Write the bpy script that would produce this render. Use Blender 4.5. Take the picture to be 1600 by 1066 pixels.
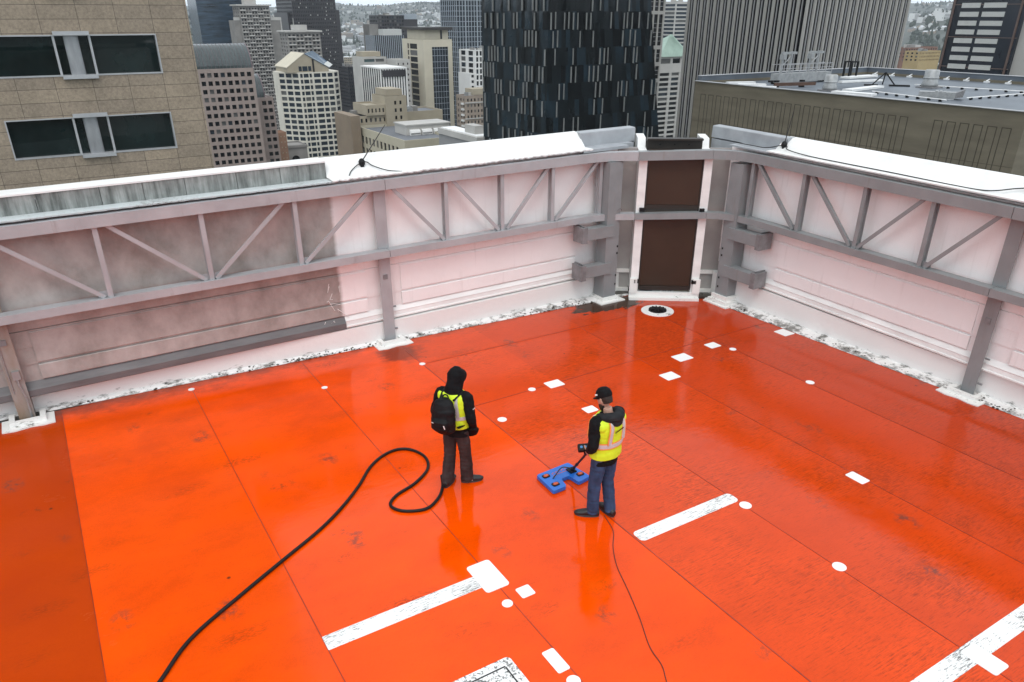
import bpy, bmesh, math, random
from mathutils import Vector, Matrix, noise
R = math.radians
random.seed(7)
for o in list(bpy.data.objects): bpy.data.objects.remove(o)
S = bpy.context.scene
COL = S.collection

# ------------------------------------------------------------------ camera
EYE = Vector((0, 0, 5.7))
cam = bpy.data.cameras.new('camera'); co = bpy.data.objects.new('camera', cam); COL.objects.link(co)
co.location = EYE
co.rotation_euler = (R(90 - 26.83), 0, R(-31.55))
cam.sensor_fit = 'HORIZONTAL'; cam.sensor_width = 36; cam.lens = 36 * 1171.4 / 1600
cam.shift_y = 0.0521; cam.clip_start = 0.1; cam.clip_end = 40000
S.camera = co

# ------------------------------------------------------------------ sky, sun, exposure
SUN_EL, SUN_AZ = R(58), R(215)          # azimuth measured clockwise from +y
W = bpy.data.worlds.new('World'); S.world = W; W.use_nodes = True
nt = W.node_tree; nt.nodes.clear()
sky = nt.nodes.new('ShaderNodeTexSky'); sky.sky_type = 'NISHITA'; sky.sun_disc = False
sky.sun_elevation = SUN_EL; sky.sun_rotation = SUN_AZ; sky.altitude = 200; sky.air_density = 1.0; sky.dust_density = 4.0; sky.ozone_density = 1.5
hs = nt.nodes.new('ShaderNodeHueSaturation'); hs.inputs['Saturation'].default_value = 0.42
tc = nt.nodes.new('ShaderNodeTexCoord'); sp = nt.nodes.new('ShaderNodeSeparateXYZ')
rmp = nt.nodes.new('ShaderNodeMapRange'); rmp.inputs['From Min'].default_value = 0.0; rmp.inputs['From Max'].default_value = 0.9
rmp.inputs['To Min'].default_value = 0.0; rmp.inputs['To Max'].default_value = 1.0
cnz = nt.nodes.new('ShaderNodeTexNoise'); cnz.inputs['Scale'].default_value = 2.2; cnz.inputs['Detail'].default_value = 5
crp = nt.nodes.new('ShaderNodeMapRange'); crp.inputs['From Min'].default_value = .3; crp.inputs['From Max'].default_value = .7
crp.inputs['To Min'].default_value = .88; crp.inputs['To Max'].default_value = 1.12
grey = nt.nodes.new('ShaderNodeMixRGB'); grey.inputs['Color1'].default_value = (12.0, 13.2, 14.2, 1); grey.inputs['Color2'].default_value = (11.0, 11.6, 12.2, 1)   # overcast deck: brighter overhead
mx = nt.nodes.new('ShaderNodeMixRGB'); mx.inputs['Fac'].default_value = 0.72
mu = nt.nodes.new('ShaderNodeMixRGB'); mu.blend_type = 'MULTIPLY'; mu.inputs['Fac'].default_value = 1
bg = nt.nodes.new('ShaderNodeBackground'); bg.inputs['Strength'].default_value = 0.13
ow = nt.nodes.new('ShaderNodeOutputWorld')
L = nt.links.new
L(sky.outputs[0], hs.inputs['Color']); L(tc.outputs['Generated'], sp.inputs[0]); L(sp.outputs['Z'], rmp.inputs['Value']); L(rmp.outputs[0], grey.inputs['Fac'])
L(hs.outputs[0], mx.inputs['Color1']); L(grey.outputs[0], mx.inputs['Color2'])
L(tc.outputs['Generated'], cnz.inputs['Vector']); L(cnz.outputs['Fac'], crp.inputs['Value'])
L(mx.outputs[0], mu.inputs['Color1']); L(crp.outputs[0], mu.inputs['Color2']); L(mu.outputs[0], bg.inputs['Color']); L(bg.outputs[0], ow.inputs[0])
sl = bpy.data.lights.new('sun', 'SUN'); sl.energy = 0.9; sl.angle = R(22); sl.color = (1, .97, .93)
so = bpy.data.objects.new('sun', sl); COL.objects.link(so)
sd = Vector((math.sin(SUN_AZ) * math.cos(SUN_EL), math.cos(SUN_AZ) * math.cos(SUN_EL), math.sin(SUN_EL)))
so.rotation_euler = sd.to_track_quat('Z', 'Y').to_euler(); so.location = (0, 0, 60)
S.view_settings.view_transform = 'Standard'; S.view_settings.look = 'None'; S.view_settings.exposure = 0.08; S.view_settings.gamma = 1
S.view_settings.use_curve_mapping = False
S.cycles.max_bounces = 6; S.cycles.diffuse_bounces = 4; S.cycles.glossy_bounces = 4; S.cycles.volume_bounces = 0; S.cycles.transmission_bounces = 2

# ------------------------------------------------------------------ materials
class NT:
    def __init__(s, name):
        s.m = bpy.data.materials.new(name); s.m.use_nodes = True; s.t = s.m.node_tree
        s.b = s.t.nodes['Principled BSDF']; s.L = s.t.links.new
    def n(s, typ, **kw):
        nd = s.t.nodes.new('ShaderNode' + typ)
        for k, v in kw.items():
            if k in nd.inputs: nd.inputs[k].default_value = v
            else: setattr(nd, k, v)
        return nd
    def math(s, op, a, b=None, c=None):
        nd = s.t.nodes.new('ShaderNodeMath'); nd.operation = op
        for i, v in enumerate((a, b, c)):
            if v is None: continue
            if isinstance(v, (int, float)): nd.inputs[i].default_value = v
            else: s.L(v, nd.inputs[i])
        return nd.outputs[0]
    def mix(s, fac, a, b, blend='MIX'):
        nd = s.t.nodes.new('ShaderNodeMixRGB'); nd.blend_type = blend
        for i, v in enumerate((fac, a, b)):
            if isinstance(v, (int, float)): nd.inputs[i].default_value = v
            elif isinstance(v, tuple): nd.inputs[i].default_value = (*v, 1) if len(v) == 3 else v
            else: s.L(v, nd.inputs[i])
        return nd.outputs[0]
    def ramp(s, fac, stops, interp='LINEAR'):
        nd = s.t.nodes.new('ShaderNodeValToRGB'); nd.color_ramp.interpolation = interp
        e = nd.color_ramp.elements
        while len(e) > 1: e.remove(e[-1])
        for i, (p, c) in enumerate(stops):
            c = (c, c, c, 1) if isinstance(c, (int, float)) else ((*c, 1) if len(c) == 3 else c)
            if i == 0: e[0].position = p; e[0].color = c
            else:
                q = e.new(p); q.color = c
        s.L(fac, nd.inputs[0]); return nd.outputs[0]
    def obj(s, scale=(1, 1, 1)):
        t = s.n('TexCoord'); mp = s.n('Mapping'); mp.inputs['Scale'].default_value = scale
        s.L(t.outputs['Object'], mp.inputs[0]); return mp.outputs[0]
    def noise(s, vec, scale, detail=4, rough=.55):
        nd = s.n('TexNoise'); nd.inputs['Scale'].default_value = scale; nd.inputs['Detail'].default_value = detail; nd.inputs['Roughness'].default_value = rough
        s.L(vec, nd.inputs['Vector']); return nd.outputs['Fac']
    def bump(s, h, strength, dist=.02):
        nd = s.n('Bump'); nd.inputs['Strength'].default_value = strength; nd.inputs['Distance'].default_value = dist
        s.L(h, nd.inputs['Height']); s.L(nd.outputs[0], s.b.inputs['Normal'])

def mat(name, col, rough=.6, var=.25, scale=4., stretch=(1, 1, 1), col2=None, bump=0., metal=0., spec=.5, bdist=.02, detail=5):
    k = NT(name); v = k.obj(stretch); f = k.noise(v, scale, detail)
    c2 = col2 if col2 else tuple(c * (1 - var) for c in col)
    c1 = col if col2 else tuple(min(1, c * (1 + var * .5)) for c in col)
    k.L(k.ramp(f, [(.3, c2), (.7, c1)]), k.b.inputs['Base Color'])
    k.b.inputs['Roughness'].default_value = rough; k.b.inputs['Metallic'].default_value = metal
    k.b.inputs['Specular IOR Level'].default_value = spec
    if bump: k.bump(k.noise(v, scale * 3, 4), bump, bdist)
    return k.m

def glass(name, col, rough=.08, var=.4, scale=.05, stretch=(1, 1, 1), spec=.5):
    m = mat(name, col, rough, var, scale, stretch, spec=spec); return m

M = {}
M['white'] = mat('white_membrane', (.79, .79, .77), .5, .16, 1.5, (.5, 1, 2.5), bump=.2, detail=8)
M['steel'] = mat('grey_painted_steel', (.37, .375, .385), .42, .12, 2.2, bump=.05, spec=.4)
M['steel_mid'] = mat('darker_grey_painted_steel', (.245, .255, .27), .42, .14, 2.2, bump=.05, spec=.4)
def worn_steel(name, base):
    k = NT(name); n = k.noise(k.obj(), 2.4, 5); ch = k.noise(k.obj((1, 1, 1.6)), 11, 9, .8); rn = k.noise(k.obj((4, 4, .5)), 1.5, 6, .7)
    c = k.ramp(n, [(.3, tuple(q * .86 for q in base)), (.7, tuple(q * 1.06 for q in base))])
    c = k.mix(k.ramp(rn, [(.60, 0.), (.78, .45)]), c, (.17, .135, .11)); c = k.mix(k.ramp(ch, [(.69, 0.), (.72, .8)]), c, (.09, .06, .045))
    k.L(c, k.b.inputs['Base Color']); k.b.inputs['Roughness'].default_value = .45; k.bump(k.noise(k.obj(), 6, 4), .08, .02); return k.m
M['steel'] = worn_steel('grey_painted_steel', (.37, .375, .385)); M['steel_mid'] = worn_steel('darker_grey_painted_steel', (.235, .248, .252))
M['steel_dark'] = mat('grey_steel_plate', (.2, .2, .205), .5, .3, 7, bump=.1)
M['rust'] = mat('rusty_steel', (.33, .31, .30), .6, .2, 2.2, (2, 2, .6), col2=(.22, .14, .08))
M['brown'] = mat('brown_metal_panel', (.040, .023, .014), .38, .15, 2.0, spec=.4)
M['brown_dark'] = mat('brown_metal_frame', (.022, .017, .013), .5, .2, 4)
M['black'] = mat('black_rubber', (.008, .008, .009), .5, .4, 12, spec=.25)
M['black_cable'] = mat('black_cable', (.02, .02, .02), .6, .3, 12)
M['mud'] = mat('wet_mud', (.04, .037, .028), .35, .5, 9, bump=.3)


def scuffed(name, base, stretch, amount=.56, col=(.10, .10, .095)):
    k = NT(name); v = k.obj(stretch)
    a = k.noise(v, 7.5, 9, .78); b = k.noise(k.obj((1, 1, 1)), 1.7, 3)
    s = k.math('ADD', k.math('MULTIPLY', a, .8), k.math('MULTIPLY', b, .35))
    f = k.ramp(s, [(amount, 0.), (amount + .05, 1.)])
    k.L(k.mix(f, base, col), k.b.inputs['Base Color']); k.b.inputs['Roughness'].default_value = .4
    return k.m
M['patch_white'] = scuffed('white_patch', (.82, .82, .80), (4, 9, 1), .70)
M['strip'] = scuffed('scuffed_white_strip', (.80, .80, .78), (1.3, 9, 1), .60)
M['cover'] = scuffed('worn_white_cover', (.83, .83, .81), (3, 3, 1), .585)
M['flash'] = scuffed('dirty_white_flashing', (.78, .78, .75), (1.2, 1.2, 9), .66, (.14, .13, .11))

def wall_mat(name, stained):
    k = NT(name); t = k.n('TexCoord'); sep = k.n('SeparateXYZ'); k.L(t.outputs['Object'], sep.inputs[0])
    v = k.obj((1, 1, 1)); big = k.noise(v, .9, 5); mid = k.noise(k.obj((1.1, 1, .8)), 1.9, 7, .62)
    clean = k.ramp(big, [(.3, (.80, .785, .775)), (.7, (.85, .84, .83))])
    if stained:
        dirty = k.ramp(mid, [(.27, (.22, .205, .185)), (.5, (.34, .315, .295)), (.72, (.44, .41, .39))])
        edge = k.math('ADD', sep.outputs['X'], k.math('MULTIPLY', k.math('SUBTRACT', k.noise(k.obj((1, 1, 3)), 5, 3), .5), .06))
        f = k.ramp(k.math('MULTIPLY', edge, .1), [(.421, 1.), (.4225, 0.)])
        c = k.mix(f, clean, dirty)
    else: c = clean
    st = k.ramp(k.noise(k.obj((5, 5, .35)), 2.2, 4), [(.58, 0.), (.8, .22)])
    c = k.mix(st, c, (.35, .33, .30))
    k.L(c, k.b.inputs['Base Color']); k.b.inputs['Roughness'].default_value = .55
    k.bump(k.noise(v, 7, 5), .25, .03); return k.m
M['wall_l'] = wall_mat('stained_white_wall', True)
M['wall'] = wall_mat('white_wall', False)
def lower_band():
    k = NT('white_wall_foot'); t = k.n('TexCoord'); sep = k.n('SeparateXYZ'); k.L(t.outputs['Object'], sep.inputs[0])
    n = k.noise(k.obj((1.5, 1.5, 5)), 3.2, 8, .72)
    h = k.math('MULTIPLY', sep.outputs['Z'], 1.5)
    f = k.ramp(k.math('SUBTRACT', n, h), [(.425, 0.), (.53, .9)])
    c = k.mix(f, (.76, .75, .73), (.13, .125, .11)); k.L(c, k.b.inputs['Base Color']); k.b.inputs['Roughness'].default_value = .55
    k.bump(k.noise(k.obj(), 9, 5), .3, .02); return k.m
M['foot'] = lower_band()
M['sill_dark'] = mat('dark_grey_sill', (.135, .132, .134), .55, .25, 3, (.6, 3, 3), bump=.15)
def streaky():
    k = NT('streaked_concrete'); n = k.noise(k.obj((4.5, 1, .5)), 2.0, 6, .65); b = k.noise(k.obj(), 6, 4)
    c = k.ramp(k.math('ADD', k.math('MULTIPLY', n, .8), k.math('MULTIPLY', b, .2)), [(.33, (.05, .055, .05)), (.5, (.19, .205, .195)), (.68, (.36, .38, .365))])
    k.L(c, k.b.inputs['Base Color']); k.b.inputs['Roughness'].default_value = .7; return k.m
M['upstand'] = streaky()
M['cap_edge'] = scuffed('chipped_paint_edge', (.52, .56, .56), (2, 6, 6), .62, (.2, .2, .19))
M['cap_grey'] = mat('bare_grey_membrane', (.34, .36, .38), .5, .2, 3)

def deck_mat():
    k = NT('orange_wet_membrane'); g = k.n('NewGeometry'); sep = k.n('SeparateXYZ'); k.L(g.outputs['Position'], sep.inputs[0])
    X, Y = sep.outputs['X'], sep.outputs['Y']
    def vec(sx, sy):
        mp = k.n('Mapping'); mp.inputs['Scale'].default_value = (sx, sy, 1); k.L(g.outputs['Position'], mp.inputs[0]); return mp.outputs[0]
    f = k.math('DIVIDE', k.math('ADD', X, 10), 25)
    p = lambda x: (x + 10) / 25
    A, B, C, D, E2 = (.47, .046, .0), (.88, .082, .0), (.89, .077, .0), (.74, .069, .005), (.66, .062, .006)
    panel = A
    for xs_, cc_ in ((-.61, B), (1.34, (.91, .080, .0)), (3.28, C), (5.14, D), (6.79, E2), (8.70, (.60, .056, .006)), (10.52, (.54, .050, .006))):
        panel = k.mix(k.math('GREATER_THAN', X, xs_), panel, cc_)
    tint = k.ramp(k.noise(vec(1, 1), .55, 5), [(.3, (.86, .80, .8)), (.7, (1.06, 1.08, 1.0))])
    c = k.mix(1., panel, tint, 'MULTIPLY')
    # brush marks along x, scuffs and specks
    st = k.noise(vec(1.5, 17), 3.4, 8, .72); patch = k.noise(vec(1, 1), .55, 4); grit = k.noise(vec(1, 1), 14, 4, .7)
    right = k.ramp(f, [(p(3.2), .0), (p(5.1), .06), (p(5.2), .24), (p(9), .34)])
    sm = k.ramp(k.math('ADD', k.math('ADD', k.math('MULTIPLY', st, .80), k.math('MULTIPLY', patch, .42)), k.math('MULTIPLY', right, .34)), [(.70, 0.), (.82, .60)])
    c = k.mix(k.math('MULTIPLY', sm, k.ramp(grit, [(.36, .25), (.56, 1.)])), c, (.075, .014, .005))
    fine = k.ramp(k.noise(vec(6, 60), 3.0, 5, .75), [(.52, 0.), (.70, .36)])
    c = k.mix(fine, c, (.30, .022, .002))
    weave = k.ramp(k.noise(vec(22, 9), 3, 3, .8), [(.46, 0.), (.72, .26)])
    c = k.mix(weave, c, (.40, .026, .002))
    sx2 = k.n('TexVoronoi'); sx2.inputs['Scale'].default_value = 1.05; k.L(vec(.55, 1.5), sx2.inputs['Vector'])
    sc_ = k.math('MULTIPLY', k.ramp(k.math('ADD', sx2.outputs['Distance'], k.math('MULTIPLY', k.noise(vec(1, 2), 4, 5, .7), .3)), [(.18, 1.), (.42, 0.)]), k.ramp(k.noise(vec(7, 22), 2.2, 6, .8), [(.47, 0.), (.56, .8)]))
    sc_ = k.math('MULTIPLY', sc_, k.ramp(k.noise(vec(1, 1), .9, 4), [(.42, .16), (.58, .95)]))
    c = k.mix(sc_, c, (.07, .018, .008))
    film = k.ramp(k.noise(vec(.8, 1.3), 1.1, 7, .7), [(.42, 0.), (.62, .30)])
    c = k.mix(film, c, (.42, .036, .002))
    foot_ = k.n('TexVoronoi'); foot_.inputs['Scale'].default_value = .95; k.L(vec(1.25, .9), foot_.inputs['Vector'])
    smd = k.math('MULTIPLY', k.ramp(foot_.outputs['Distance'], [(.09, .95), (.20, 0.)]), k.ramp(k.noise(vec(1, 1), 7, 6, .8), [(.47, 0.), (.60, .75)]))
    c = k.mix(smd, c, (.075, .045, .035))
    scr = k.ramp(k.noise(vec(1.2, 46), 2.0, 3, .6), [(.70, 0.), (.73, .5)])
    c = k.mix(k.math('MULTIPLY', scr, k.ramp(k.noise(vec(1, 1), 1.3, 3), [(.5, 0.), (.62, 1.)])), c, (.16, .016, .004))
    vo = k.n('TexVoronoi'); vo.inputs['Scale'].default_value = 1.5; k.L(vec(1, 1), vo.inputs['Vector'])
    sp_ = k.math('MULTIPLY', k.ramp(vo.outputs['Distance'], [(.025, 1.), (.045, 0.)]), k.ramp(k.noise(vec(1, 1), 5, 2), [(.48, 0.), (.54, 1.)]))
    c = k.mix(k.math('MULTIPLY', sp_, .85), c, (.02, .012, .008))
    vo2 = k.n('TexVoronoi'); vo2.inputs['Scale'].default_value = .62; k.L(vec(1, 2.0), vo2.inputs['Vector'])
    bl = k.math('MULTIPLY', k.ramp(vo2.outputs['Distance'], [(.03, 1.), (.14, 0.)]), k.ramp(k.noise(vec(1, 1), 11, 4, .8), [(.5, 0.), (.6, 1.)]))
    c = k.mix(k.math('MULTIPLY', bl, .6), c, (.06, .03, .02))
    # muddy stain around the drain corner and along the wall foot
    dx = k.math('SUBTRACT', X, 10.0); dy = k.math('SUBTRACT', Y, 12.25)
    d = k.math('SQRT', k.math('ADD', k.math('MULTIPLY', k.math('MULTIPLY', dx, dx), .32), k.math('MULTIPLY', k.math('MULTIPLY', dy, dy), 2.0)))
    nz = k.noise(vec(1, 1.6), 2.6, 6, .7)
    mud = k.ramp(k.math('ADD', d, k.math('MULTIPLY', nz, .9)), [(.95, .95), (1.25, 0.)])
    c = k.mix(mud, c, (.035, .028, .018))
    ft = k.ramp(k.math('ADD', k.math('SUBTRACT', 12.85, Y), k.math('MULTIPLY', nz, 1.1)), [(.5, .7), (.95, 0.)])
    c = k.mix(ft, c, (.10, .022, .010))
    sx, sy = k.math('SUBTRACT', X, 5.0), k.math('SUBTRACT', Y, 12.2)
    ds = k.math('SQRT', k.math('ADD', k.math('MULTIPLY', sx, sx), k.math('MULTIPLY', sy, sy)))
    c = k.mix(k.ramp(k.math('ADD', ds, nz), [(.75, .7), (1.15, 0.)]), c, (.06, .018, .008))
    k.L(c, k.b.inputs['Base Color'])
    wet = k.noise(vec(1, 1), .5, 4)
    leftdry = k.ramp(f, [(p(.9), .16), (p(1.4), 0.)])
    pud = k.ramp(k.math('ADD', k.math('ADD', k.noise(vec(1, 1.25), .62, 3), k.ramp(f, [(p(4.6), .14), (p(6.5), .02)])), k.math('MULTIPLY', k.math('SUBTRACT', k.noise(vec(1, 2.2), 4.5, 6, .72), .5), .34)), [(.455, .13), (.468, .016)])
    k.L(k.math('ADD', pud, leftdry), k.b.inputs['Roughness'])
    k.b.inputs['IOR'].default_value = 1.33; k.b.inputs['Specular IOR Level'].default_value = .36
    w1 = k.noise(vec(.7, 2.2), 1.6, 3); w2 = k.noise(vec(1.6, 5), 3.5, 3); w3 = k.noise(vec(5, 26), 3, 3)
    hgt = k.math('ADD', k.math('ADD', k.math('MULTIPLY', w1, .6), k.math('MULTIPLY', w2, .42)), k.math('MULTIPLY', w3, .10))
    k.bump(hgt, .26, .014)
    return k.m
M['deck'] = deck_mat()
M['seam'] = mat('membrane_seam', (.34, .026, .002), .4, .5, 3)

# city materials
def granite():
    k = NT('beige_granite'); t = k.n('TexCoord'); mp = k.n('Mapping'); mp.inputs['Rotation'].default_value = (R(-90), 0, 0)
    k.L(t.outputs['Object'], mp.inputs[0])
    br = k.n('TexBrick', offset=.0, squash=1.0); br.inputs['Scale'].default_value = 1; br.inputs['Brick Width'].default_value = 1.66; br.inputs['Row Height'].default_value = .615
    br.inputs['Mortar Size'].default_value = .012; br.inputs['Mortar Smooth'].default_value = .2
    br.inputs['Color1'].default_value = (.31, .255, .19, 1); br.inputs['Color2'].default_value = (.26, .215, .165, 1); br.inputs['Mortar'].default_value = (.07, .055, .045, 1)
    k.L(mp.outputs[0], br.inputs['Vector'])
    n = k.ramp(k.noise(k.obj(), 9, 6, .75), [(.32, (.66, .64, .62)), (.68, (1.2, 1.18, 1.16))])
    b2 = k.ramp(k.noise(k.obj(), .5, 3), [(.3, .88), (.7, 1.08)])
    k.L(k.mix(1, k.mix(1, br.outputs['Color'], n, 'MULTIPLY'), b2, 'MULTIPLY'), k.b.inputs['Base Color']); k.b.inputs['Roughness'].default_value = .65
    return k.m
M['granite'] = granite()
M['win_green'] = glass('dark_green_glass', (.008, .016, .016), .03, .5, .6)
M['alu'] = mat('silver_frame', (.42, .43, .44), .4, .1, 3, metal=.3)
M['alu_panel'] = mat('brushed_grey_column', (.34, .35, .36), .35, .2, 1.4, (3, 3, .6), metal=.5)
M['pinkstone'] = mat('pinkish_brown_stone', (.28, .225, .20), .7, .12, .2)
M['win_black'] = glass('black_window', (.006, .007, .008), .12, .5, .2, spec=.4)
M['vault'] = mat('dark_vault_glass', (.055, .07, .07), .12, .35, .12, (1, 1, .3))
M['vault_rib'] = mat('vault_rib', (.14, .10, .11), .5, .2, .2)
M['blueglass'] = mat('blue_rippled_glass', (.03, .055, .085), .14, .75, .22, (.35, .35, 2.2), spec=.6, detail=6)
M['concrete'] = mat('grey_concrete', (.22, .21, .195), .8, .2, .15)
M['concrete_lt'] = mat('pale_concrete', (.42, .41, .385), .8, .12, .1)
M['bronze'] = mat('dark_bronze_facade', (.030, .027, .030), .35, .4, .06, spec=.4)
M['cream'] = mat('cream_stone', (.50, .46, .36), .7, .1, .1)
M['tanstone'] = mat('tan_stone', (.33, .29, .215), .75, .16, .12)
M['olive'] = mat('olive_tan_panel', (.158, .140, .104), .75, .22, .5, (.5, .5, 2.5), spec=.25)
M['win_blue'] = glass('blue_window', (.012, .022, .034), .1, .5, .1)
M['roofblue'] = mat('blue_glass_roof', (.035, .075, .12), .15, .3, .3)
M['terra'] = mat('terracotta_brick', (.27, .15, .09), .8, .15, .2)
M['greyroof'] = mat('grey_roof', (.13, .14, .155), .7, .2, .12)
M['roofwet'] = mat('blue_grey_roof_membrane', (.115, .135, .16), .4, .3, .25, spec=.3)
M['ribgrey'] = mat('grey_rib', (.30, .305, .31), .7, .12, .15)
M['whitestone'] = mat('white_stone', (.66, .66, .64), .7, .08, .1)
M['teal'] = glass('teal_glass_band', (.05, .09, .09), .2, .4, .15)
M['blackglass'] = mat('black_facet_glass', (.009, .013, .016), .10, .7, .16, (1, 1, .35), col2=(.002, .003, .003), spec=.22)
M['fin'] = mat('pale_fin', (.24, .25, .245), .4, .2, .4)
M['ribpale'] = mat('pale_concrete_rib', (.30, .295, .275), .75, .16, .12, (1, 1, .15))
M['slot'] = mat('dark_window_slot', (.006, .006, .007), .25, .4, .2)
M['greenroof'] = mat('copper_green_roof', (.27, .37, .31), .65, .2, .15)
M['mullion'] = mat('blue_grey_mullion', (.30, .34, .38), .5, .15, .2)
M['gridglass'] = glass('grid_glass', (.014, .022, .032), .12, .6, .08)
M['glass_pale'] = glass('sky_lit_glass', (.030, .040, .050), .08, .4, .2)  # slightly paler glass for a random share of the panes
M['glass_blind'] = mat('window_blind', (.085, .085, .08), .5, .3, .3)
M['band'] = mat('pale_louvre_band', (.50, .51, .49), .5, .1, .6, (1, 1, 8))
M['navyglass'] = mat('navy_glass', (.012, .016, .026), .12, .6, .08)
M['copper'] = mat('copper_edge', (.13, .085, .07), .5, .2, .3)
M['brick'] = mat('red_brown_brick', (.19, .10, .07), .8, .2, .1)
M['yellow'] = mat('yellow_plaster', (.36, .27, .13), .8, .12, .1)
M['galv'] = mat('galvanised_metal', (.34, .35, .35), .4, .25, 2.5, metal=.4)
M['beam_rust'] = mat('rust_brown_beam', (.085, .045, .03), .6, .3, 2)
M['board_white'] = mat('white_board', (.74, .75, .74), .5, .08, 1)
M['asphalt'] = mat('asphalt', (.045, .047, .05), .7, .25, .08)
M['ground'] = mat('city_ground', (.12, .13, .12), .9, .5, .012, col2=(.045, .055, .045), detail=8)
M['tree'] = mat('dark_tree', (.060, .075, .055), .9, .5, .02, col2=(.03, .042, .032))
M['paint'] = mat('road_paint', (.6, .6, .58), .7, .1, 1)

# ------------------------------------------------------------------ mesh helpers
class MB:
    def __init__(s): s.v = []; s.f = []; s.mi = []
    def add(s, vs, fs, mi=0):
        b = len(s.v); s.v += [tuple(v) for v in vs]; s.f += [tuple(b + i for i in f) for f in fs]; s.mi += [mi] * len(fs); return s
    def box(s, x0, x1, y0, y1, z0, z1, mi=0):
        return s.add([(x0, y0, z0), (x1, y0, z0), (x1, y1, z0), (x0, y1, z0), (x0, y0, z1), (x1, y0, z1), (x1, y1, z1), (x0, y1, z1)],
                     [(0, 3, 2, 1), (4, 5, 6, 7), (0, 1, 5, 4), (1, 2, 6, 5), (2, 3, 7, 6), (3, 0, 4, 7)], mi)
    def obox(s, c, a, b, d, mi=0):      # centre and three half axes
        c, a, b, d = Vector(c), Vector(a), Vector(b), Vector(d)
        vs = [c + i * a + j * b + k * d for k in (-1, 1) for i, j in ((-1, -1), (1, -1), (1, 1), (-1, 1))]
        fs = [(0, 3, 2, 1), (4, 5, 6, 7), (0, 1, 5, 4), (1, 2, 6, 5), (2, 3, 7, 6), (3, 0, 4, 7)]
        if a.cross(b).dot(d) < 0: fs = [f[::-1] for f in fs]
        return s.add(vs, fs, mi)
    def bar(s, p, q, w, h, up=(0, 0, 1), mi=0):   # rectangular bar from p to q, w across, h along up
        p, q = Vector(p), Vector(q); d = q - p; u = Vector(up); x = d.cross(u).normalized(); u = x.cross(d).normalized()
        return s.obox((p + q) / 2, d / 2, x * w / 2, u * h / 2, mi)
    def prism(s, poly, z0, z1, mi=0):
        n = len(poly); vs = [(x, y, z0) for x, y in poly] + [(x, y, z1) for x, y in poly]
        fs = [tuple(range(n))[::-1], tuple(range(n, 2 * n))] + [(i, (i + 1) % n, n + (i + 1) % n, n + i) for i in range(n)]
        return s.add(vs, fs, mi)
    def tube(s, pts, r, n=8, mi=0, caps=True):
        pts = [Vector(p) for p in pts]; rs = r if isinstance(r, (list, tuple)) else [r] * len(pts); vs = []; fs = []; prev = None
        for i, p in enumerate(pts):
            d = (pts[min(i + 1, len(pts) - 1)] - pts[max(i - 1, 0)]).normalized()
            if prev is None:
                a = d.orthogonal().normalized()
            else:
                a = (prev - d * prev.dot(d)).normalized()
            prev = a; b = d.cross(a)
            for j in range(n):
                t = 2 * math.pi * j / n; vs.append(p + (a * math.cos(t) + b * math.sin(t)) * rs[i])
        for i in range(len(pts) - 1):
            for j in range(n): fs.append((i * n + j, i * n + (j + 1) % n, (i + 1) * n + (j + 1) % n, (i + 1) * n + j))
        if caps: fs.append(tuple(range(n))[::-1]); fs.append(tuple(range((len(pts) - 1) * n, len(pts) * n)))
        return s.add(vs, fs, mi)
    def rings(s, rings, n=16, mi=0):    # rings: (centre, half axis a, half axis b)
        vs = []; fs = []
        for c, a, b in rings:
            c, a, b = Vector(c), Vector(a), Vector(b)
            for j in range(n):
                t = 2 * math.pi * j / n; vs.append(c + a * math.cos(t) + b * math.sin(t))
        for i in range(len(rings) - 1):
            for j in range(n): fs.append((i * n + j, i * n + (j + 1) % n, (i + 1) * n + (j + 1) % n, (i + 1) * n + j))
        fs.append(tuple(range(n))[::-1]); fs.append(tuple(range((len(rings) - 1) * n, len(rings) * n)))
        return s.add(vs, fs, mi)
    def lathe(s, prof, c=(0, 0, 0), n=20, mi=0):
        return s.rings([((c[0], c[1], c[2] + z), (max(r, 1e-4), 0, 0), (0, max(r, 1e-4), 0)) for r, z in prof], n, mi)
    def mesh(s, name):
        m = bpy.data.meshes.new(name); m.from_pydata(s.v, [], s.f); m.update()
        m.polygons.foreach_set('material_index', s.mi); return m

def tag(o, label=None, cat=None, group=None, kind=None):
    if label: o['label'] = label
    if cat: o['category'] = cat
    if group: o['group'] = group
    if kind: o['kind'] = kind
    return o
def obj(name, mb, mats, parent=None, local=False, smooth=False):
    m = mb.mesh(name) if isinstance(mb, MB) else mb
    if not isinstance(mats, (list, tuple)): mats = [mats]
    if len(m.materials) == 0:
        for x in mats: m.materials.append(x)
    if smooth: m.polygons.foreach_set('use_smooth', [True] * len(m.polygons)); m.update()
    o = bpy.data.objects.new(name, m); COL.objects.link(o)
    if parent is not None:
        o.parent = parent
        if not local and parent.parent is None:
            o.matrix_parent_inverse = (Matrix.Translation(parent.location) @ parent.rotation_euler.to_matrix().to_4x4()).inverted()
    return o
def thing(name, label, cat, loc=(0, 0, 0), rz=0, group=None):
    o = bpy.data.objects.new(name, None); COL.objects.link(o); o.location = loc; o.rotation_euler = (0, 0, rz); o.empty_display_size = .3
    return tag(o, label, cat, group)
def copy_to(o, parent=None, loc=None):
    c = o.copy(); COL.objects.link(c)
    if parent is not None:
        inv = o.matrix_parent_inverse.copy(); c.parent = parent; c.matrix_parent_inverse = inv
    if loc is not None: c.location = loc
    return c
def struct(name, mb, mats, smooth=False): return tag(obj(name, mb, mats, smooth=smooth), kind='structure')

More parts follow.
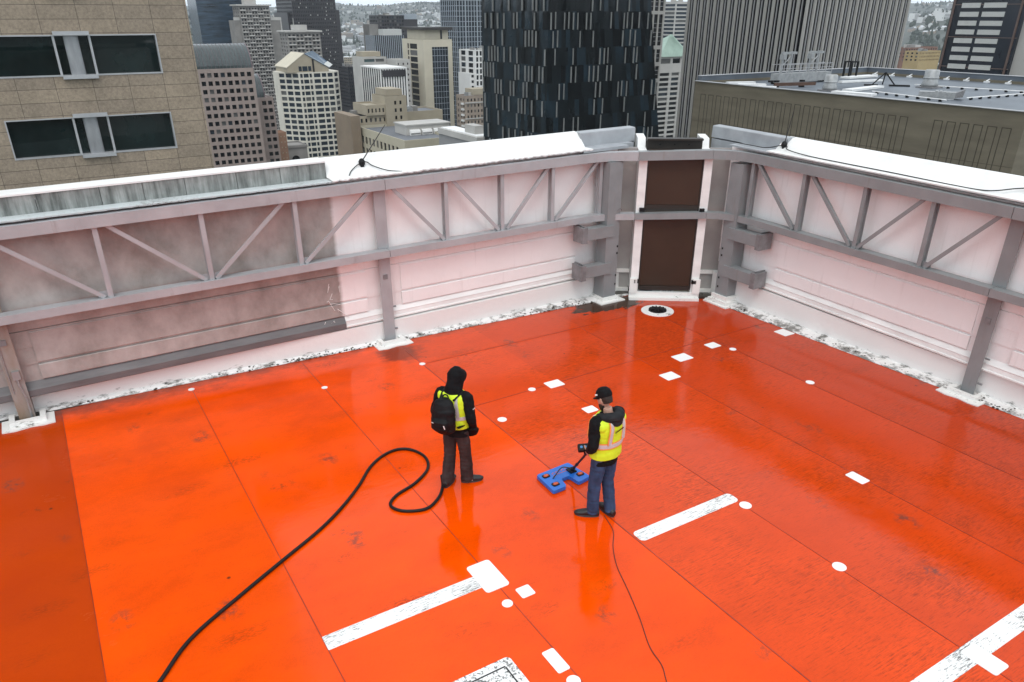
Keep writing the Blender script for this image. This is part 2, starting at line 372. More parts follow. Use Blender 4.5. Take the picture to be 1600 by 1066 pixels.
def sweep(mb, path, prof, closed=True, mi=0, caps=True):
    """path: list of (origin Vector, outward Vector); prof: list of (o, z)."""
    n = len(prof); vs = []; fs = []
    for p, nn in path:
        for o, z in prof: vs.append(Vector(p) + Vector(nn) * o + Vector((0, 0, z)))
    m = n if closed else n - 1
    for i in range(len(path) - 1):
        for j in range(m):
            a, b = i * n + j, i * n + (j + 1) % n; fs.append((a, b, b + n, a + n))
    if closed and caps: fs.append(tuple(range(n))[::-1]); fs.append(tuple(range((len(path) - 1) * n, len(path) * n)))
    mb.add(vs, fs, mi)

# ------------------------------------------------------------------ ground of the city, hills
CZ = -115.
HEAD = R(31.55)
def ridge(a):     # a: bearing relative to the view, radians
    d = math.degrees(a)
    return 60 + 28 * math.exp(-((d + 6) / 5.) ** 2) + 10 * math.sin(d * .9) + 30 * math.exp(-((d - 27) / 8) ** 2)
def sm(a, b, x):
    t = min(1, max(0, (x - a) / (b - a))); return t * t * (3 - 2 * t)
def ground_z(x, y):
    r = math.hypot(x, y); a = math.atan2(x, y) - HEAD
    if a < -math.pi: a += 2 * math.pi
    h = CZ + sm(1100, 3200, r) * 62
    h += sm(2600, 6800, r) * (ridge(a) + 52)
    d = math.degrees(a)
    h += 78 * sm(1500, 2600, r) * (1 - sm(2900, 4200, r)) * math.exp(-((d - 30) / 6.) ** 2)
    h += 45 * sm(1500, 2600, r) * (1 - sm(3000, 4600, r)) * math.exp(-((d + 23) / 5.) ** 2)
    if r > 1200: h += (noise.noise((x * .0016, y * .0016, 3)) * 26 + noise.noise((x * .006, y * .006, 1)) * 7) * sm(1200, 2400, r)
    if r > 7200: h -= sm(7200, 8500, r) * 140
    return h
g = MB(); rs = [0.1, 60, 300, 700, 1000] + [1000 * 1.035 ** i for i in range(1, 63)]; na = 240
vs = []; fs = []
for r in rs:
    for j in range(na):
        a = 2 * math.pi * j / na
        x, y = r * math.sin(a + HEAD), r * math.cos(a + HEAD); vs.append((x, y, ground_z(x, y)))
for i in range(len(rs) - 1):
    for j in range(na): fs.append((i * na + j, (i + 1) * na + j, (i + 1) * na + (j + 1) % na, i * na + (j + 1) % na))
g.add(vs, fs); struct('ground', g, M['ground'], smooth=True)

# far-off houses and trees that read as one mass
wedges = [(-24.5, -20.5, 60), (-17, -3.5, 1500), (10, 14.5, 160), (25.5, 33, 520)]
hb = MB()
HM = [mat('far_wall_white', (.62, .63, .62), .8, .05, .01), mat('far_wall_grey', (.30, .31, .32), .8, .1, .01), mat('far_wall_tan', (.33, .28, .23), .8, .1, .01), mat('far_roof', (.14, .145, .155), .8, .2, .01), mat('far_roof_pale', (.48, .50, .52), .7, .1, .01)]
for a0, a1, cnt in wedges:
    for i in range(cnt):
        a = R(random.uniform(a0, a1)); r = 1250 * (5.0 ** random.random()) ; 
        x, y = r * math.sin(a + HEAD), r * math.cos(a + HEAD)
        if noise.noise((x * .0022, y * .0022, 9)) < -.18: continue
        z = ground_z(x, y) - 2; big = random.random() < .14
        w, d, h = (random.uniform(18, 46), random.uniform(14, 30), random.uniform(9, 22)) if big else (random.uniform(8, 15), random.uniform(8, 13), random.uniform(5, 8))
        t = random.choice((0, .25, 1.57)) ; ca, sa = math.cos(t), math.sin(t)
        P = lambda u, v, zz: (x + u * ca - v * sa, y + u * sa + v * ca, z + zz)
        wm = random.choices((0, 1, 2), (.5, .3, .2))[0]; rm = random.choice((3, 4, 4))
        q = [P(-w/2, -d/2, 0), P(w/2, -d/2, 0), P(w/2, d/2, 0), P(-w/2, d/2, 0), P(-w/2, -d/2, h), P(w/2, -d/2, h), P(w/2, d/2, h), P(-w/2, d/2, h)]
        if big:
            hb.add(q, [(0, 1, 5, 4), (1, 2, 6, 5), (2, 3, 7, 6), (3, 0, 4, 7)], wm); hb.add(q[4:], [(0, 1, 2, 3)], rm)
            for fl in range(int(h / 3.4)):
                zz = fl * 3.4 + 1.3
                hb.add([P(-w/2 + 1, -d/2 - .05, zz), P(w/2 - 1, -d/2 - .05, zz), P(w/2 - 1, -d/2 - .05, zz + 1.5), P(-w/2 + 1, -d/2 - .05, zz + 1.5)], [(0, 1, 2, 3)], 3)
        else:
            rt = [P(0, -d/2, h + 3), P(0, d/2, h + 3)]
            hb.add(q + rt, [(0, 1, 5, 4), (1, 2, 6, 5), (2, 3, 7, 6), (3, 0, 4, 7), (4, 5, 8), (6, 7, 9)], wm); hb.add(q[4:] + rt, [(0, 4, 5, 3), (1, 2, 5, 4)], rm)
tag(obj('distant_houses', hb, HM), 'pale houses and low blocks scattered over the hazy far slope', 'houses', kind='stuff')
tb = MB()
def blob(mb, x, y, z, w, h, conifer):
    n = 6; vs = [(x, y, z)]; fs = []
    prof = [(.5, .12), (.42, .4), (.2, .75)] if conifer else [(.35, .25), (.52, .55), (.33, .85)]
    for rr, zz in prof:
        for j in range(n):
            t = 2 * math.pi * j / n + zz * 2; k = random.uniform(.65, 1.3)
            vs.append((x + w * rr * k * math.cos(t), y + w * rr * k * math.sin(t), z + h * (zz + random.uniform(-.06, .06))))
    vs.append((x, y, z + h))
    for j in range(n): fs.append((0, 1 + (j + 1) % n, 1 + j))
    for i in range(2):
        for j in range(n): fs.append((1 + i * n + j, 1 + i * n + (j + 1) % n, 1 + (i + 1) * n + (j + 1) % n, 1 + (i + 1) * n + j))
    for j in range(n): fs.append((1 + 2 * n + j, 1 + 2 * n + (j + 1) % n, len(vs) - 1))
    mb.add(vs, fs)
for a0, a1, cnt in [(-24.5, -20.5, 700), (-17, -3.5, 2600), (10, 14.5, 350), (25.5, 33, 1700)]:
    for i in range(cnt):
        a = R(random.uniform(a0, a1)); r = 1200 * (5.2 ** random.random())
        x, y = r * math.sin(a + HEAD), r * math.cos(a + HEAD)
        if noise.noise((x * .0022, y * .0022, 9)) > .22 and r < 4500: continue
        c = random.random() < .45
        blob(tb, x, y, ground_z(x, y) - 1, random.uniform(7, 13), random.uniform(9, 22 if c else 14), c)
tag(obj('distant_woodland', tb, M['tree']), 'dark trees covering the far hillsides between the houses', 'trees', kind='stuff')

# ------------------------------------------------------------------ buildings
def facade_cells(cols, rows): return cols, rows
def grid_face(mb, o, u, n, cols, rows, Wd, z0, z1, depth, mi=0):
    """a wall face at origin o, along u, outward n, with recessed openings; returns the openings' centres."""
    o, u, n = Vector(o), Vector(u), Vector(n); Z = Vector((0, 0, 1))
    us = sorted({0., Wd} | {c for a in cols for c in a}); zs = sorted({z0, z1} | {c for a in rows for c in a})
    cset = {(round(a, 4), round(b, 4)) for a, b in cols}; rset = {(round(a, 4), round(b, 4)) for a, b in rows}
    P = lambda a, z, d=0.: o + u * a + Z * (z - o.z) - n * d
    flip = u.cross(Z).dot(n) < 0
    def q(a, b, c, d): mb.add([a, b, c, d][::-1] if flip else [a, b, c, d], [(0, 1, 2, 3)], mi)
    for i in range(len(us) - 1):
        for j in range(len(zs) - 1):
            a, b, c, d = us[i], us[i + 1], zs[j], zs[j + 1]
            if (round(a, 4), round(b, 4)) in cset and (round(c, 4), round(d, 4)) in rset:
                q(P(a, c), P(b, c), P(b, c, depth), P(a, c, depth)); q(P(a, d, depth), P(b, d, depth), P(b, d), P(a, d))
                q(P(a, c), P(a, c, depth), P(a, d, depth), P(a, d)); q(P(b, c, depth), P(b, c), P(b, d), P(b, d, depth))
            else: q(P(a, c), P(b, c), P(b, d), P(a, d))
    out = []
    for a, b in cols:
        for c, d in rows: out.append((P((a + b) / 2, (c + d) / 2, depth), b - a, d - c, u, n))
    return out

class Panes:
    """window panes of one building: each its own object up to the limit, the rest one part."""
    def __init__(s, root, m, limit=100, name='window'): s.root, s.m, s.left, s.name, s.cache, s.rest, s.rng = root, m, limit, name, {}, MB(), random.Random(len(root.name) * 7 + 3)
    def add(s, cells, m=None):
        base = m or s.m
        for c, w, h, u, n in cells:
            q_ = s.rng.random(); m = base if q_ < .74 else (M['glass_pale'] if q_ < .86 else M['glass_blind'])
            if s.left > 0:
                s.left -= 1; key = (round(w, 3), round(h, 3), tuple(round(q, 3) for q in u), m.name)
                if key not in s.cache:
                    b = MB(); b.obox((0, 0, 0), u * (w / 2), Vector((0, 0, h / 2)), n * .06)
                    o = obj(s.name, b, m, s.root); s.cache[key] = o
                else: o = copy_to(s.cache[key], s.root)
                o.location = c
            else: s.rest.obox(c, u * (w / 2), Vector((0, 0, h / 2)), n * .06)
    def done(s):
        if s.rest.f: tag(obj(s.name, s.rest, s.m, s.root), kind='stuff')

def even(W, n, ratio, margin=0.):
    p = (W - 2 * margin) / n; return [(margin + p * (i + (1 - ratio) / 2), margin + p * (i + (1 + ratio) / 2)) for i in range(n)]
def storeys(top, n, pitch, hratio, first=1.2):
    return [(top - first - pitch * i - pitch * hratio, top - first - pitch * i) for i in range(n)]

UX, UY, NX, NY = Vector((1, 0, 0)), Vector((0, 1, 0)), Vector((-1, 0, 0)), Vector((0, -1, 0))
def block(mb, x0, x1, y0, y1, z0, z1, mi=0, front=True, left=True, roof=True, rmi=None, lip=0.8):
    """plain faces of a box (front = -y face, left = -x face can be left to grid_face), roof sunk behind a lip"""
    rmi = mi if rmi is None else rmi
    V = [(x0, y0), (x1, y0), (x1, y1), (x0, y1)]
    def wall(a, b): mb.add([(*a, z0), (*b, z0), (*b, z1), (*a, z1)], [(0, 1, 2, 3)], mi)
    if front: wall(V[0], V[1])
    wall(V[1], V[2]); wall(V[2], V[3])
    if left: wall(V[3], V[0])
    t = min(.5, (x1 - x0) * .1)
    I = [(x0 + t, y0 + t), (x1 - t, y0 + t), (x1 - t, y1 - t), (x0 + t, y1 - t)]
    for i in range(4):
        a, b, c, d = V[i], V[(i + 1) % 4], I[(i + 1) % 4], I[i]
        mb.add([(*a, z1), (*b, z1), (*c, z1), (*d, z1)], [(0, 1, 2, 3)], mi)
        mb.add([(*d, z1), (*c, z1), (*c, z1 - lip), (*d, z1 - lip)], [(0, 1, 2, 3)], mi)
    if roof: mb.add([(*p, z1 - lip) for p in I], [(0, 1, 2, 3)], rmi)

# --- near granite office (left edge of the picture)
K = 45.5 / 32
def gx(x): return x * K
def gz(z): return 5.7 + (z - 5.7) * K
bt = thing('office_building', 'near beige granite office block with two rows of dark strip windows', 'building', (-4, 46, CZ))
D = 45.5
wins = [(-7.2, -1.5), (-.62, 1.46), (2.58, 4.70)]
wb = MB(); rows_ = []
for kk in range(-4, 12):
    zc = 4.45 + 2.62 * kk; rows_.append((gz(zc - .64), gz(zc + .66)))
cols_ = [(gx(-22.) + 26 * K, gx(-17.) + 26 * K), (gx(-14.5) + 26 * K, gx(-9.5) + 26 * K), (gx(-.63) + 26 * K, gx(4.70) + 26 * K)]
cells = grid_face(wb, (gx(-26), D, CZ), UX, NY, cols_, rows_, gx(5.9 + 26), CZ, 62, .35)
wb.add([(gx(5.9), D, CZ), (gx(5.9), D + 34, CZ), (gx(5.9), D + 34, 62), (gx(5.9), D, 62)], [(0, 1, 2, 3)])
wb.add([(gx(-26), D + 34, CZ), (gx(-26), D, CZ), (gx(-26), D, 62), (gx(-26), D + 34, 62)], [(0, 1, 2, 3)])
wb.add([(gx(-26), D, 62), (gx(5.9), D, 62), (gx(5.9), D + 34, 62), (gx(-26), D + 34, 62)], [(0, 1, 2, 3)])
obj('wall', wb, M['granite'], bt)
cols_all = cells
for c, w, h, u, n in cells:
    vis = c.x > 0 and -6 < c.z < 10
    x0, x1, z0, z1 = c.x - w / 2, c.x + w / 2, c.z - h / 2, c.z + h / 2
    b = MB(); b.box(x0, x1, D + .28, D + .35, z0, z1); wo = obj('window', b, M['win_green'], bt)
    if c.x < 0 and not vis: continue
    f = MB(); t = .06
    for a, bb in ((x0, x0 + t), (x1 - t, x1)): f.box(a, bb, D - .03, D + .28, z0, z1)
    f.box(x0 + t, x1 - t, D - .03, D + .28, z1 - t, z1); f.box(x0 + t, x1 - t, D - .03, D + .28, z0, z0 + t)
    for xm in (gx(1.45), gx(2.55)): f.box(xm - .05, xm + .05, D, D + .28, z0 + t, z1 - t)
    obj('frame', f, M['alu'], wo)
    p = MB(); xc = gx(1.98)
    p.rings([((xc, D + .12, z0 + t), (.33, 0, 0), (0, .13, 0)), ((xc, D + .12, z1 - t), (.33, 0, 0), (0, .13, 0))], 20)
    obj('column', p, M['alu_panel'], wo, smooth=False)
    for zz, nm in ((z0 - .03, 'sill'), (z1 + .06, 'lintel')): q = MB(); q.box(gx(1.46), gx(2.56), D - .22, D - .04, zz - .09, zz + .09); obj(nm, q, M['alu'], wo)

# --- pinkish tower with barrel vault roofs
def vault(mb, x0, x1, y0, z0, r, ribs, mi=0, rmi=1, n=14):
    vs = []; fs = []
    for x in (x0, x1):
        for i in range(n + 1):
            t = math.pi * i / n / 2 ; vs.append((x, y0 + r - r * math.cos(t), z0 + r * math.sin(t)))
    m = n + 1
    for i in range(n): fs.append((i, m + i, m + i + 1, i + 1))
    mb.add(vs, fs, mi)
    for x, s in ((x0, -1), (x1, 1)):
        pts = [(x, y0 + r - r * math.cos(math.pi * i / n / 2), z0 + r * math.sin(math.pi * i / n / 2)) for i in range(n + 1)] + [(x, y0 + r, z0)]
        mb.add(pts if s > 0 else pts[::-1], [tuple(range(len(pts)))], mi)
    mb.add([(x1, y0 + r, z0), (x0, y0 + r, z0), (x0, y0 + r, z0 + r), (x1, y0 + r, z0 + r)], [(0, 1, 2, 3)], mi)
    rbs = []
    for k in range(ribs):
        rb = MB(); rbs.append(rb)
        x = x0 + (x1 - x0) * k / (ribs - 1); w = .55 if k == ribs - 1 else .09
        for i in range(n):
            a, b = math.pi * i / n / 2, math.pi * (i + 1) / n / 2
            rb.bar((x, y0 + r - (r + .05) * math.cos(a), z0 + (r + .05) * math.sin(a)), (x, y0 + r - (r + .05) * math.cos(b), z0 + (r + .05) * math.sin(b)), w, .22, (1, 0, 0) if False else (0, -math.cos((a + b) / 2), math.sin((a + b) / 2)))
    return rbs
bt = thing('vaulted_tower', 'pinkish brown tower of square windows under a dark glass barrel vault', 'building', (92, 440, CZ))
wb = MB(); x0, x1, y0, zt = 65., 107.6, 433., -18.7
cols_ = [(107.6 - 65 - 2.75 - 3.31 * i - 2.15 + 1.3, 107.6 - 65 - 2.75 - 3.31 * i + 1.3) for i in range(12)][::-1]
rows_ = storeys(zt, 17, 3.9, .55, 1.9)
cells = grid_face(wb, (x0, y0, CZ), UX, NY, cols_, rows_, x1 - x0, CZ, zt, .7); block(wb, x0, x1, y0, y0 + 30, CZ, zt, front=False)
xb0, xb1, yb = 107.6, 121., 452.
rb = storeys(-35., 13, 3.9, .55, 1.9); cb = [(7.0, 9.2), (10.2, 12.4)]
cells2 = grid_face(wb, (xb0, yb, CZ), UX, NY, cb, rb, xb1 - xb0, CZ, -35., .7); block(wb, xb0, xb1, yb, yb + 20, CZ, -35., front=False)
obj('wall', wb, M['pinkstone'], bt)
pn = Panes(bt, M['win_black']); cells.sort(key=lambda c: -c[0].z); cc = [c for c in cells if c[0].x > 75]; oc = [c for c in cells if c[0].x <= 75]
pn.add(cells2[:10]); pn.add(cc); pn.add(cells2[10:]); pn.add(oc); pn.done()
vb = MB(); rbm = vault(vb, x0, x1 - .3, y0 + .4, zt, 11.3, 24); vo_ = obj('barrel_vault', vb, M['vault'], bt); [obj('vault_rib', q_, M['vault_rib'], vo_) for q_ in rbm]
vb = MB(); rbm = vault(vb, xb0, xb1 - 4.5, yb + .4, -35., 11.5, 5); vo_ = obj('barrel_vault', vb, M['vault'], bt); [obj('vault_rib', q_, M['vault_rib'], vo_) for q_ in rbm]

# --- blue glass tower behind it
bt = thing('glass_tower', 'tall blue rippled glass tower left of the balconied concrete slab', 'building', (187, 860, CZ))
wb = MB(); block(wb, 163.8, 215, 838, 880, CZ, 92); obj('wall', wb, M['blueglass'], bt)
b0 = None
for i in range(42):
    z = 88 - 3.9 * i; b = MB()
    if b0 is None: b.box(163.6, 215.2, 837.8, 838.0, -.25, .25); b.box(163.6, 163.8, 838.0, 880, -.25, .25); b0 = obj('floor_band', b, M['mullion'] if False else M['blueglass'], bt); o = b0
    else: o = copy_to(b0, bt)
    o.location.z = z

# --- concrete slab towers with balconies
def balcony_tower(name, label, x0, x1, y0, dep, zt, ncol, pitch, cap, pent):
    bt = thing(name, label, 'building', ((x0 + x1) / 2, y0 + dep / 2, CZ))
    wb = MB(); n = int((zt + 105) / pitch); cols = even(x1 - x0, ncol * 2, .62, .8); rows = storeys(zt, n, pitch, .55, 1.6)
    cells = grid_face(wb, (x0, y0, CZ), UX, NY, cols, rows, x1 - x0, CZ, zt, 1.2)
    cl = grid_face(wb, (x0, y0 + dep, CZ), -UY, NX, even(dep, 3, .4), rows, dep, CZ, zt, .6)
    block(wb, x0, x1, y0, y0 + dep, CZ, zt, front=False, left=False); obj('wall', wb, M['concrete'], bt)
    ba = None; bal = MB(); k = 0
    for i in range(n):
        for j in range(ncol):
            if (i + j) % 2: continue
            cx_ = x0 + .8 + (x1 - x0 - 1.6) * (j + .5) / ncol; z = zt - 1.6 - pitch * i - pitch * .62; w = (x1 - x0) / ncol * .44
            if k < 90:
                if ba is None:
                    m_ = MB(); m_.box(-w, w, -1.1, -.02, -.55, .45); ba = obj('balcony', m_, M['concrete_lt'], bt); o = ba
                else: o = copy_to(ba, bt)
                o.location = (cx_, y0, z); k += 1
            else: bal.box(cx_ - w, cx_ + w, y0 - 1.1, y0 - .02, z - .55, z + .45)
    if bal.f: tag(obj('balcony', bal, M['concrete_lt'], bt), kind='stuff')
    pn = Panes(bt, M['win_black'], 100); cells.sort(key=lambda c: -c[0].z); pn.add(cells); pn.add(cl); pn.done()
    c = MB(); c.box(x0 - cap, x1 + cap, y0 - cap, y0 + dep + cap, zt + .02, zt + 1.3); obj('roof_slab', c, M['concrete_lt'], bt)
    p = MB(); p.box(*pent); obj('penthouse', p, M['concrete_lt'], bt)
    return bt
bt = balcony_tower('apartment_tower', 'tall grey concrete balcony tower with pale penthouse and overhanging flat cap', 192.6, 221, 797, 24, 13.4, 5, 3.05, 1.8, (200.5, 210.8, 803, 815, 14.8, 30))
wb = MB(); block(wb, 187, 192.55, 799, 819, CZ, 1.4); obj('wing', wb, M['concrete'], bt)
wb = MB(); block(wb, 221.05, 231.2, 799, 819, CZ, 1.3); o = obj('wing', wb, M['concrete'], bt)
ed = MB(); ed.box(230.3, 231.3, 798.6, 798.95, CZ, 1.3); ed.box(221.1, 231.4, 798.6, 798.9, 1.35, 4.0); obj('edge_strip', ed, M['concrete_lt'], o)
ed = MB(); ed.box(186.9, 192.5, 798.6, 798.9, 1.45, 4.0); obj('roof_edge', ed, M['concrete_lt'], bt)
bt = balcony_tower('apartment_tower', 'shorter grey balcony tower rising behind the gabled cream tower', 210.4, 240.3, 715.7, 22, -7.6, 4, 3.05, 1.6, (219, 231, 722, 730, -6.2, -1.9))
mst = MB(); mst.tube([(219.4, 722, -6.2), (219.4, 722, 3.5)], .25, 6); obj('mast', mst, M['concrete_lt'], bt)

# --- dark bronze tower
bt = thing('dark_tower', 'massive dark bronze skyscraper with stepped right shoulder', 'building', (311, 970, CZ))
wb = MB(); n = 46; rows_ = storeys(62, n, 3.9, .55, 1)
cells = grid_face(wb, (286, 939, CZ), UX, NY, even(51, 24, .6, .5), rows_, 51, CZ, 120, .4)
cells2 = grid_face(wb, (286, 1001, CZ), -UY, NX, even(62, 22, .6, .5), rows_, 62, CZ, 120, .4)
block(wb, 286, 337, 939, 1001, CZ, 120, front=False, left=False); obj('wall', wb, M['bronze'], bt)
pn = Panes(bt, M['slot']); cells = [c for c in cells if c[0].z < 25]; cells.sort(key=lambda c: -c[0].z); pn.add(cells); pn.add(cells2); pn.done()
wb = MB(); block(wb, 337.02, 341.5, 941, 990, CZ, 11); obj('shoulder', wb, M['bronze'], bt)
wb = MB(); wb.box(283, 285.98, 950, 1004, CZ, 8.4); obj('shoulder', wb, M['bronze'], bt)
lights = None; random.seed(3)
for i in range(60):
    x = 287.5 + 2.1 * random.randint(0, 22) ; z = 60.4 - 3.9 * random.randint(11, 36)
    if lights is None:
        b = MB(); b.box(-.5, .5, -.12, 0, -.7, .7); lights = obj('window_blind', b, M['concrete_lt'], bt); o = lights
    else: o = copy_to(lights, bt)
    o.location = (x, 938.9, z)

# --- cream octagonal tower with gabled top
bt = thing('gabled_tower', 'cream octagonal office tower with gabled top and blue glass roof', 'building', (174, 560, CZ))
P = [(154.5, 557.5), (165, 544.2), (174.6, 544.2), (189.2, 544.2), (195.2, 550.5), (195.2, 575), (160, 575), (154.5, 570)]
wb = MB(); allc = []; zt = -29.
def chamfer_face(a, b, cols):
    a, b = Vector((*a, CZ)), Vector((*b, CZ)); u = (b - a).normalized(); n = Vector((u.y, -u.x, 0)); Wd = (b - a).length
    return grid_face(wb, a, u, n, [(c0 * Wd, c1 * Wd) for c0, c1 in cols], storeys(zt, 21, 3.72, .66, .8), Wd, CZ, zt, .5)
c1 = chamfer_face(P[0], P[1], [(.04, .30), (.36, .63), (.69, .96)])
c2 = chamfer_face(P[1], P[2], [(.08, .27), (.33, .70), (.76, .94)])
c3 = chamfer_face(P[2], P[3], [(.05, .37), (.43, .65), (.71, .96)])
c4 = chamfer_face(P[3], P[4], [(.15, .85)])
for i in (4, 5, 6, 7):
    a, b = P[i], P[(i + 1) % 8]; wb.add([(*a, CZ), (*b, CZ), (*b, zt), (*a, zt)], [(0, 1, 2, 3)])
wb.add([(*p, zt) for p in P], [tuple(range(8))]); obj('wall', wb, mat('off_white_stone', (.56, .535, .46), .7, .1, .1), bt)
pn = Panes(bt, M['win_blue'], 100); ac = c1 + c2 + c3 + c4; ac.sort(key=lambda c: -c[0].z); pn.add(ac); pn.done()
gb = MB()   # gable house on top
xa, xb_, xr, za, zr_ = 158., 187., 170.5, -28.98, -17.2
def gable(mb, x0, x1, xr, ya, yb, z0, ze0, ze1, zr):
    pts = [(x0, z0), (x1, z0), (x1, ze1), (xr, zr), (x0, ze0)]
    mb.add([(x, ya, z) for x, z in pts], [(0, 1, 2, 3, 4)]); mb.add([(x, yb, z) for x, z in pts], [(4, 3, 2, 1, 0)])
    mb.add([(x0, ya, z0), (x0, ya, ze0), (x0, yb, ze0), (x0, yb, z0)], [(0, 1, 2, 3)]); mb.add([(x1, ya, z0), (x1, yb, z0), (x1, yb, ze1), (x1, ya, ze1)], [(0, 1, 2, 3)])
    return mb
gable(gb, 158, 186.5, 170.5, 545.2, 573, -28.98, -25.5, -26.5, -17.4); go = obj('gable_wall', gb, M['tanstone'], bt)
go['label'] = 'tan gabled top storey'
cw = grid_face(MB(), (165, 545.1, -28), UX, NY, [(.6, 2.6), (3.2, 6.6), (7.2, 9.2)], [(-28.2, -25.2)], 9.6, -28.4, -25, 0.)
for c, w, h, u, n in cw:
    b = MB(); b.obox(c, u * w / 2, Vector((0, 0, h / 2)), n * .1); obj('window', b, M['win_blue'], go)
rf = MB(); rf.add([(170.6, 544.8, -17.3), (186.8, 544.8, -26.4), (192.2, 553.5, -25.2), (179.2, 553.5, -16.0), (170.6, 544.8, -17.7), (186.8, 544.8, -26.8), (192.2, 553.5, -25.6), (179.2, 553.5, -16.4)],
                  [(0, 1, 2, 3), (7, 6, 5, 4), (0, 4, 5, 1), (1, 5, 6, 2), (2, 6, 7, 3), (3, 7, 4, 0)]); obj('glass_roof', rf, M['roofblue'], bt)
rf = MB(); rf.add([(157.4, 544.9, -25.6), (170.4, 544.9, -17.0), (170.4, 573.4, -17.0), (157.4, 573.4, -25.6), (157.4, 544.9, -26), (170.4, 544.9, -17.4), (170.4, 573.4, -17.4), (157.4, 573.4, -26)],
                  [(0, 1, 2, 3), (7, 6, 5, 4), (0, 4, 5, 1), (1, 5, 6, 2), (2, 6, 7, 3), (3, 7, 4, 0)]); obj('gable_roof', rf, M['cream'], bt)
sk = MB(); sk.add([(183.4, 544.7, -24.2), (186.9, 544.7, -26.2), (192.4, 553.4, -25.0), (189.0, 553.4, -22.7), (183.4, 544.7, -24.45), (186.9, 544.7, -26.45), (192.4, 553.4, -25.25), (189.0, 553.4, -22.95)], [(0, 1, 2, 3), (7, 6, 5, 4), (0, 4, 5, 1), (1, 5, 6, 2), (2, 6, 7, 3), (3, 7, 4, 0)]); obj('skylight', sk, M['band'], bt)
sl_ = MB(); sl_.box(175.3, 176.3, 544.6, 545.15, -28.9, -20.9); obj('recess', sl_, M['slot'], bt)

# --- small street-side buildings
bt = thing('terracotta_building', 'small terracotta square building with dotted studs beside the cream tower', 'building', (130, 492, CZ))
wb = MB(); block(wb, 126.1, 135, 485.8, 496, CZ, -58.4); obj('wall', wb, M['terra'], bt)
st = None
for i in range(4):
    for j in range(7):
        if st is None: b = MB(); b.box(-.3, .3, -.2, -.01, -.3, .3); st = obj('stud', b, M['tanstone'], bt); o = st
        else: o = copy_to(st, bt)
        o.location = (127.4 + 2.1 * i, 485.8, -61 - 3.2 * j)
bt = thing('arched_building', 'grey stone building with tall arched window behind the terracotta block', 'building', (142, 510, CZ))
wb = MB(); block(wb, 137, 152, 502.3, 520, CZ, -69); wb.box(136.4, 152.4, 501.7, 502.28, -70.6, -69.2); obj('wall', wb, M['concrete'], bt)
ar = MB(); pts = [(-2.6, -8), (2.6, -8)] + [(2.6 * math.cos(t * math.pi / 10), 2.6 * math.sin(t * math.pi / 10)) for t in range(11)]
ar.add([(144 + x, 502.2, -78 + z) for x, z in pts] + [(144 + x, 502.29, -78 + z) for x, z in pts], [tuple(range(len(pts)))] + [(i, (i + 1) % len(pts), len(pts) + (i + 1) % len(pts), len(pts) + i) for i in range(len(pts))]); obj('arched_window', ar, M['win_black'], bt)

# --- generic background block with window grid
def grid_block(name, label, x0, x1, y0, y1, zt, wm, gm, nx, ny, pitch, nrow, rx=.6, rz_=.55, first=1.2, roof=None, dep=.5, limit=100):
    bt = thing(name, label, 'building', ((x0 + x1) / 2, (y0 + y1) / 2, CZ))
    wb = MB(); rows = storeys(zt, nrow, pitch, rz_, first); cells = []
    if nx: cells += grid_face(wb, (x0, y0, CZ), UX, NY, even(x1 - x0, nx, rx, .6), rows, x1 - x0, CZ, zt, dep)
    if ny: cells += grid_face(wb, (x0, y1, CZ), -UY, NX, even(y1 - y0, ny, rx, .6), rows, y1 - y0, CZ, zt, dep)
    block(wb, x0, x1, y0, y1, CZ, zt, front=not nx, left=not ny, rmi=1); obj('wall', wb, [wm, roof or M['greyroof']], bt)
    rg = random.Random(int(x0)); sx_, sy_ = x1 - x0, y1 - y0
    for i in range(4):
        a, b_ = x0 + sx_ * rg.uniform(.12, .7), y0 + sy_ * rg.uniform(.15, .7); u_ = MB(); u_.box(a, a + sx_ * rg.uniform(.08, .2), b_, b_ + sy_ * rg.uniform(.1, .22), zt - .78, zt + rg.uniform(.6, 2.6)); obj('rooftop_unit', u_, rg.choice((M['galv'], M['concrete_lt'], M['concrete'])), bt)
    pn = Panes(bt, gm, limit); cells.sort(key=lambda c: -c[0].z); pn.add(cells); pn.done(); return bt
bt = grid_block('dark_block', 'dark mid-rise with close rows of windows in the gap right of the bronze tower', 316, 336, 861, 890, -45, M['bronze'], M['win_blue'], 8, 8, 3.6, 12, .7, .5)
bt = grid_block('dark_glass_tower', 'dark glass tower with stepped top on the skyline', 387.6, 421, 935.5, 965, 5.6, M['bronze'], M['win_black'], 10, 6, 3.9, 8, .75, .6)
wb = MB(); block(wb, 421.05, 439, 937, 960, CZ, 1.2); obj('wing', wb, M['bronze'], bt)
wb = MB(); block(wb, 421.1, 438, 936.5, 950, 1.25, 7.2); obj('penthouse', wb, M['mullion'], bt)
wb = MB(); wb.box(376, 387.5, 938, 958, CZ, -4); obj('wing', wb, M['concrete'], bt)

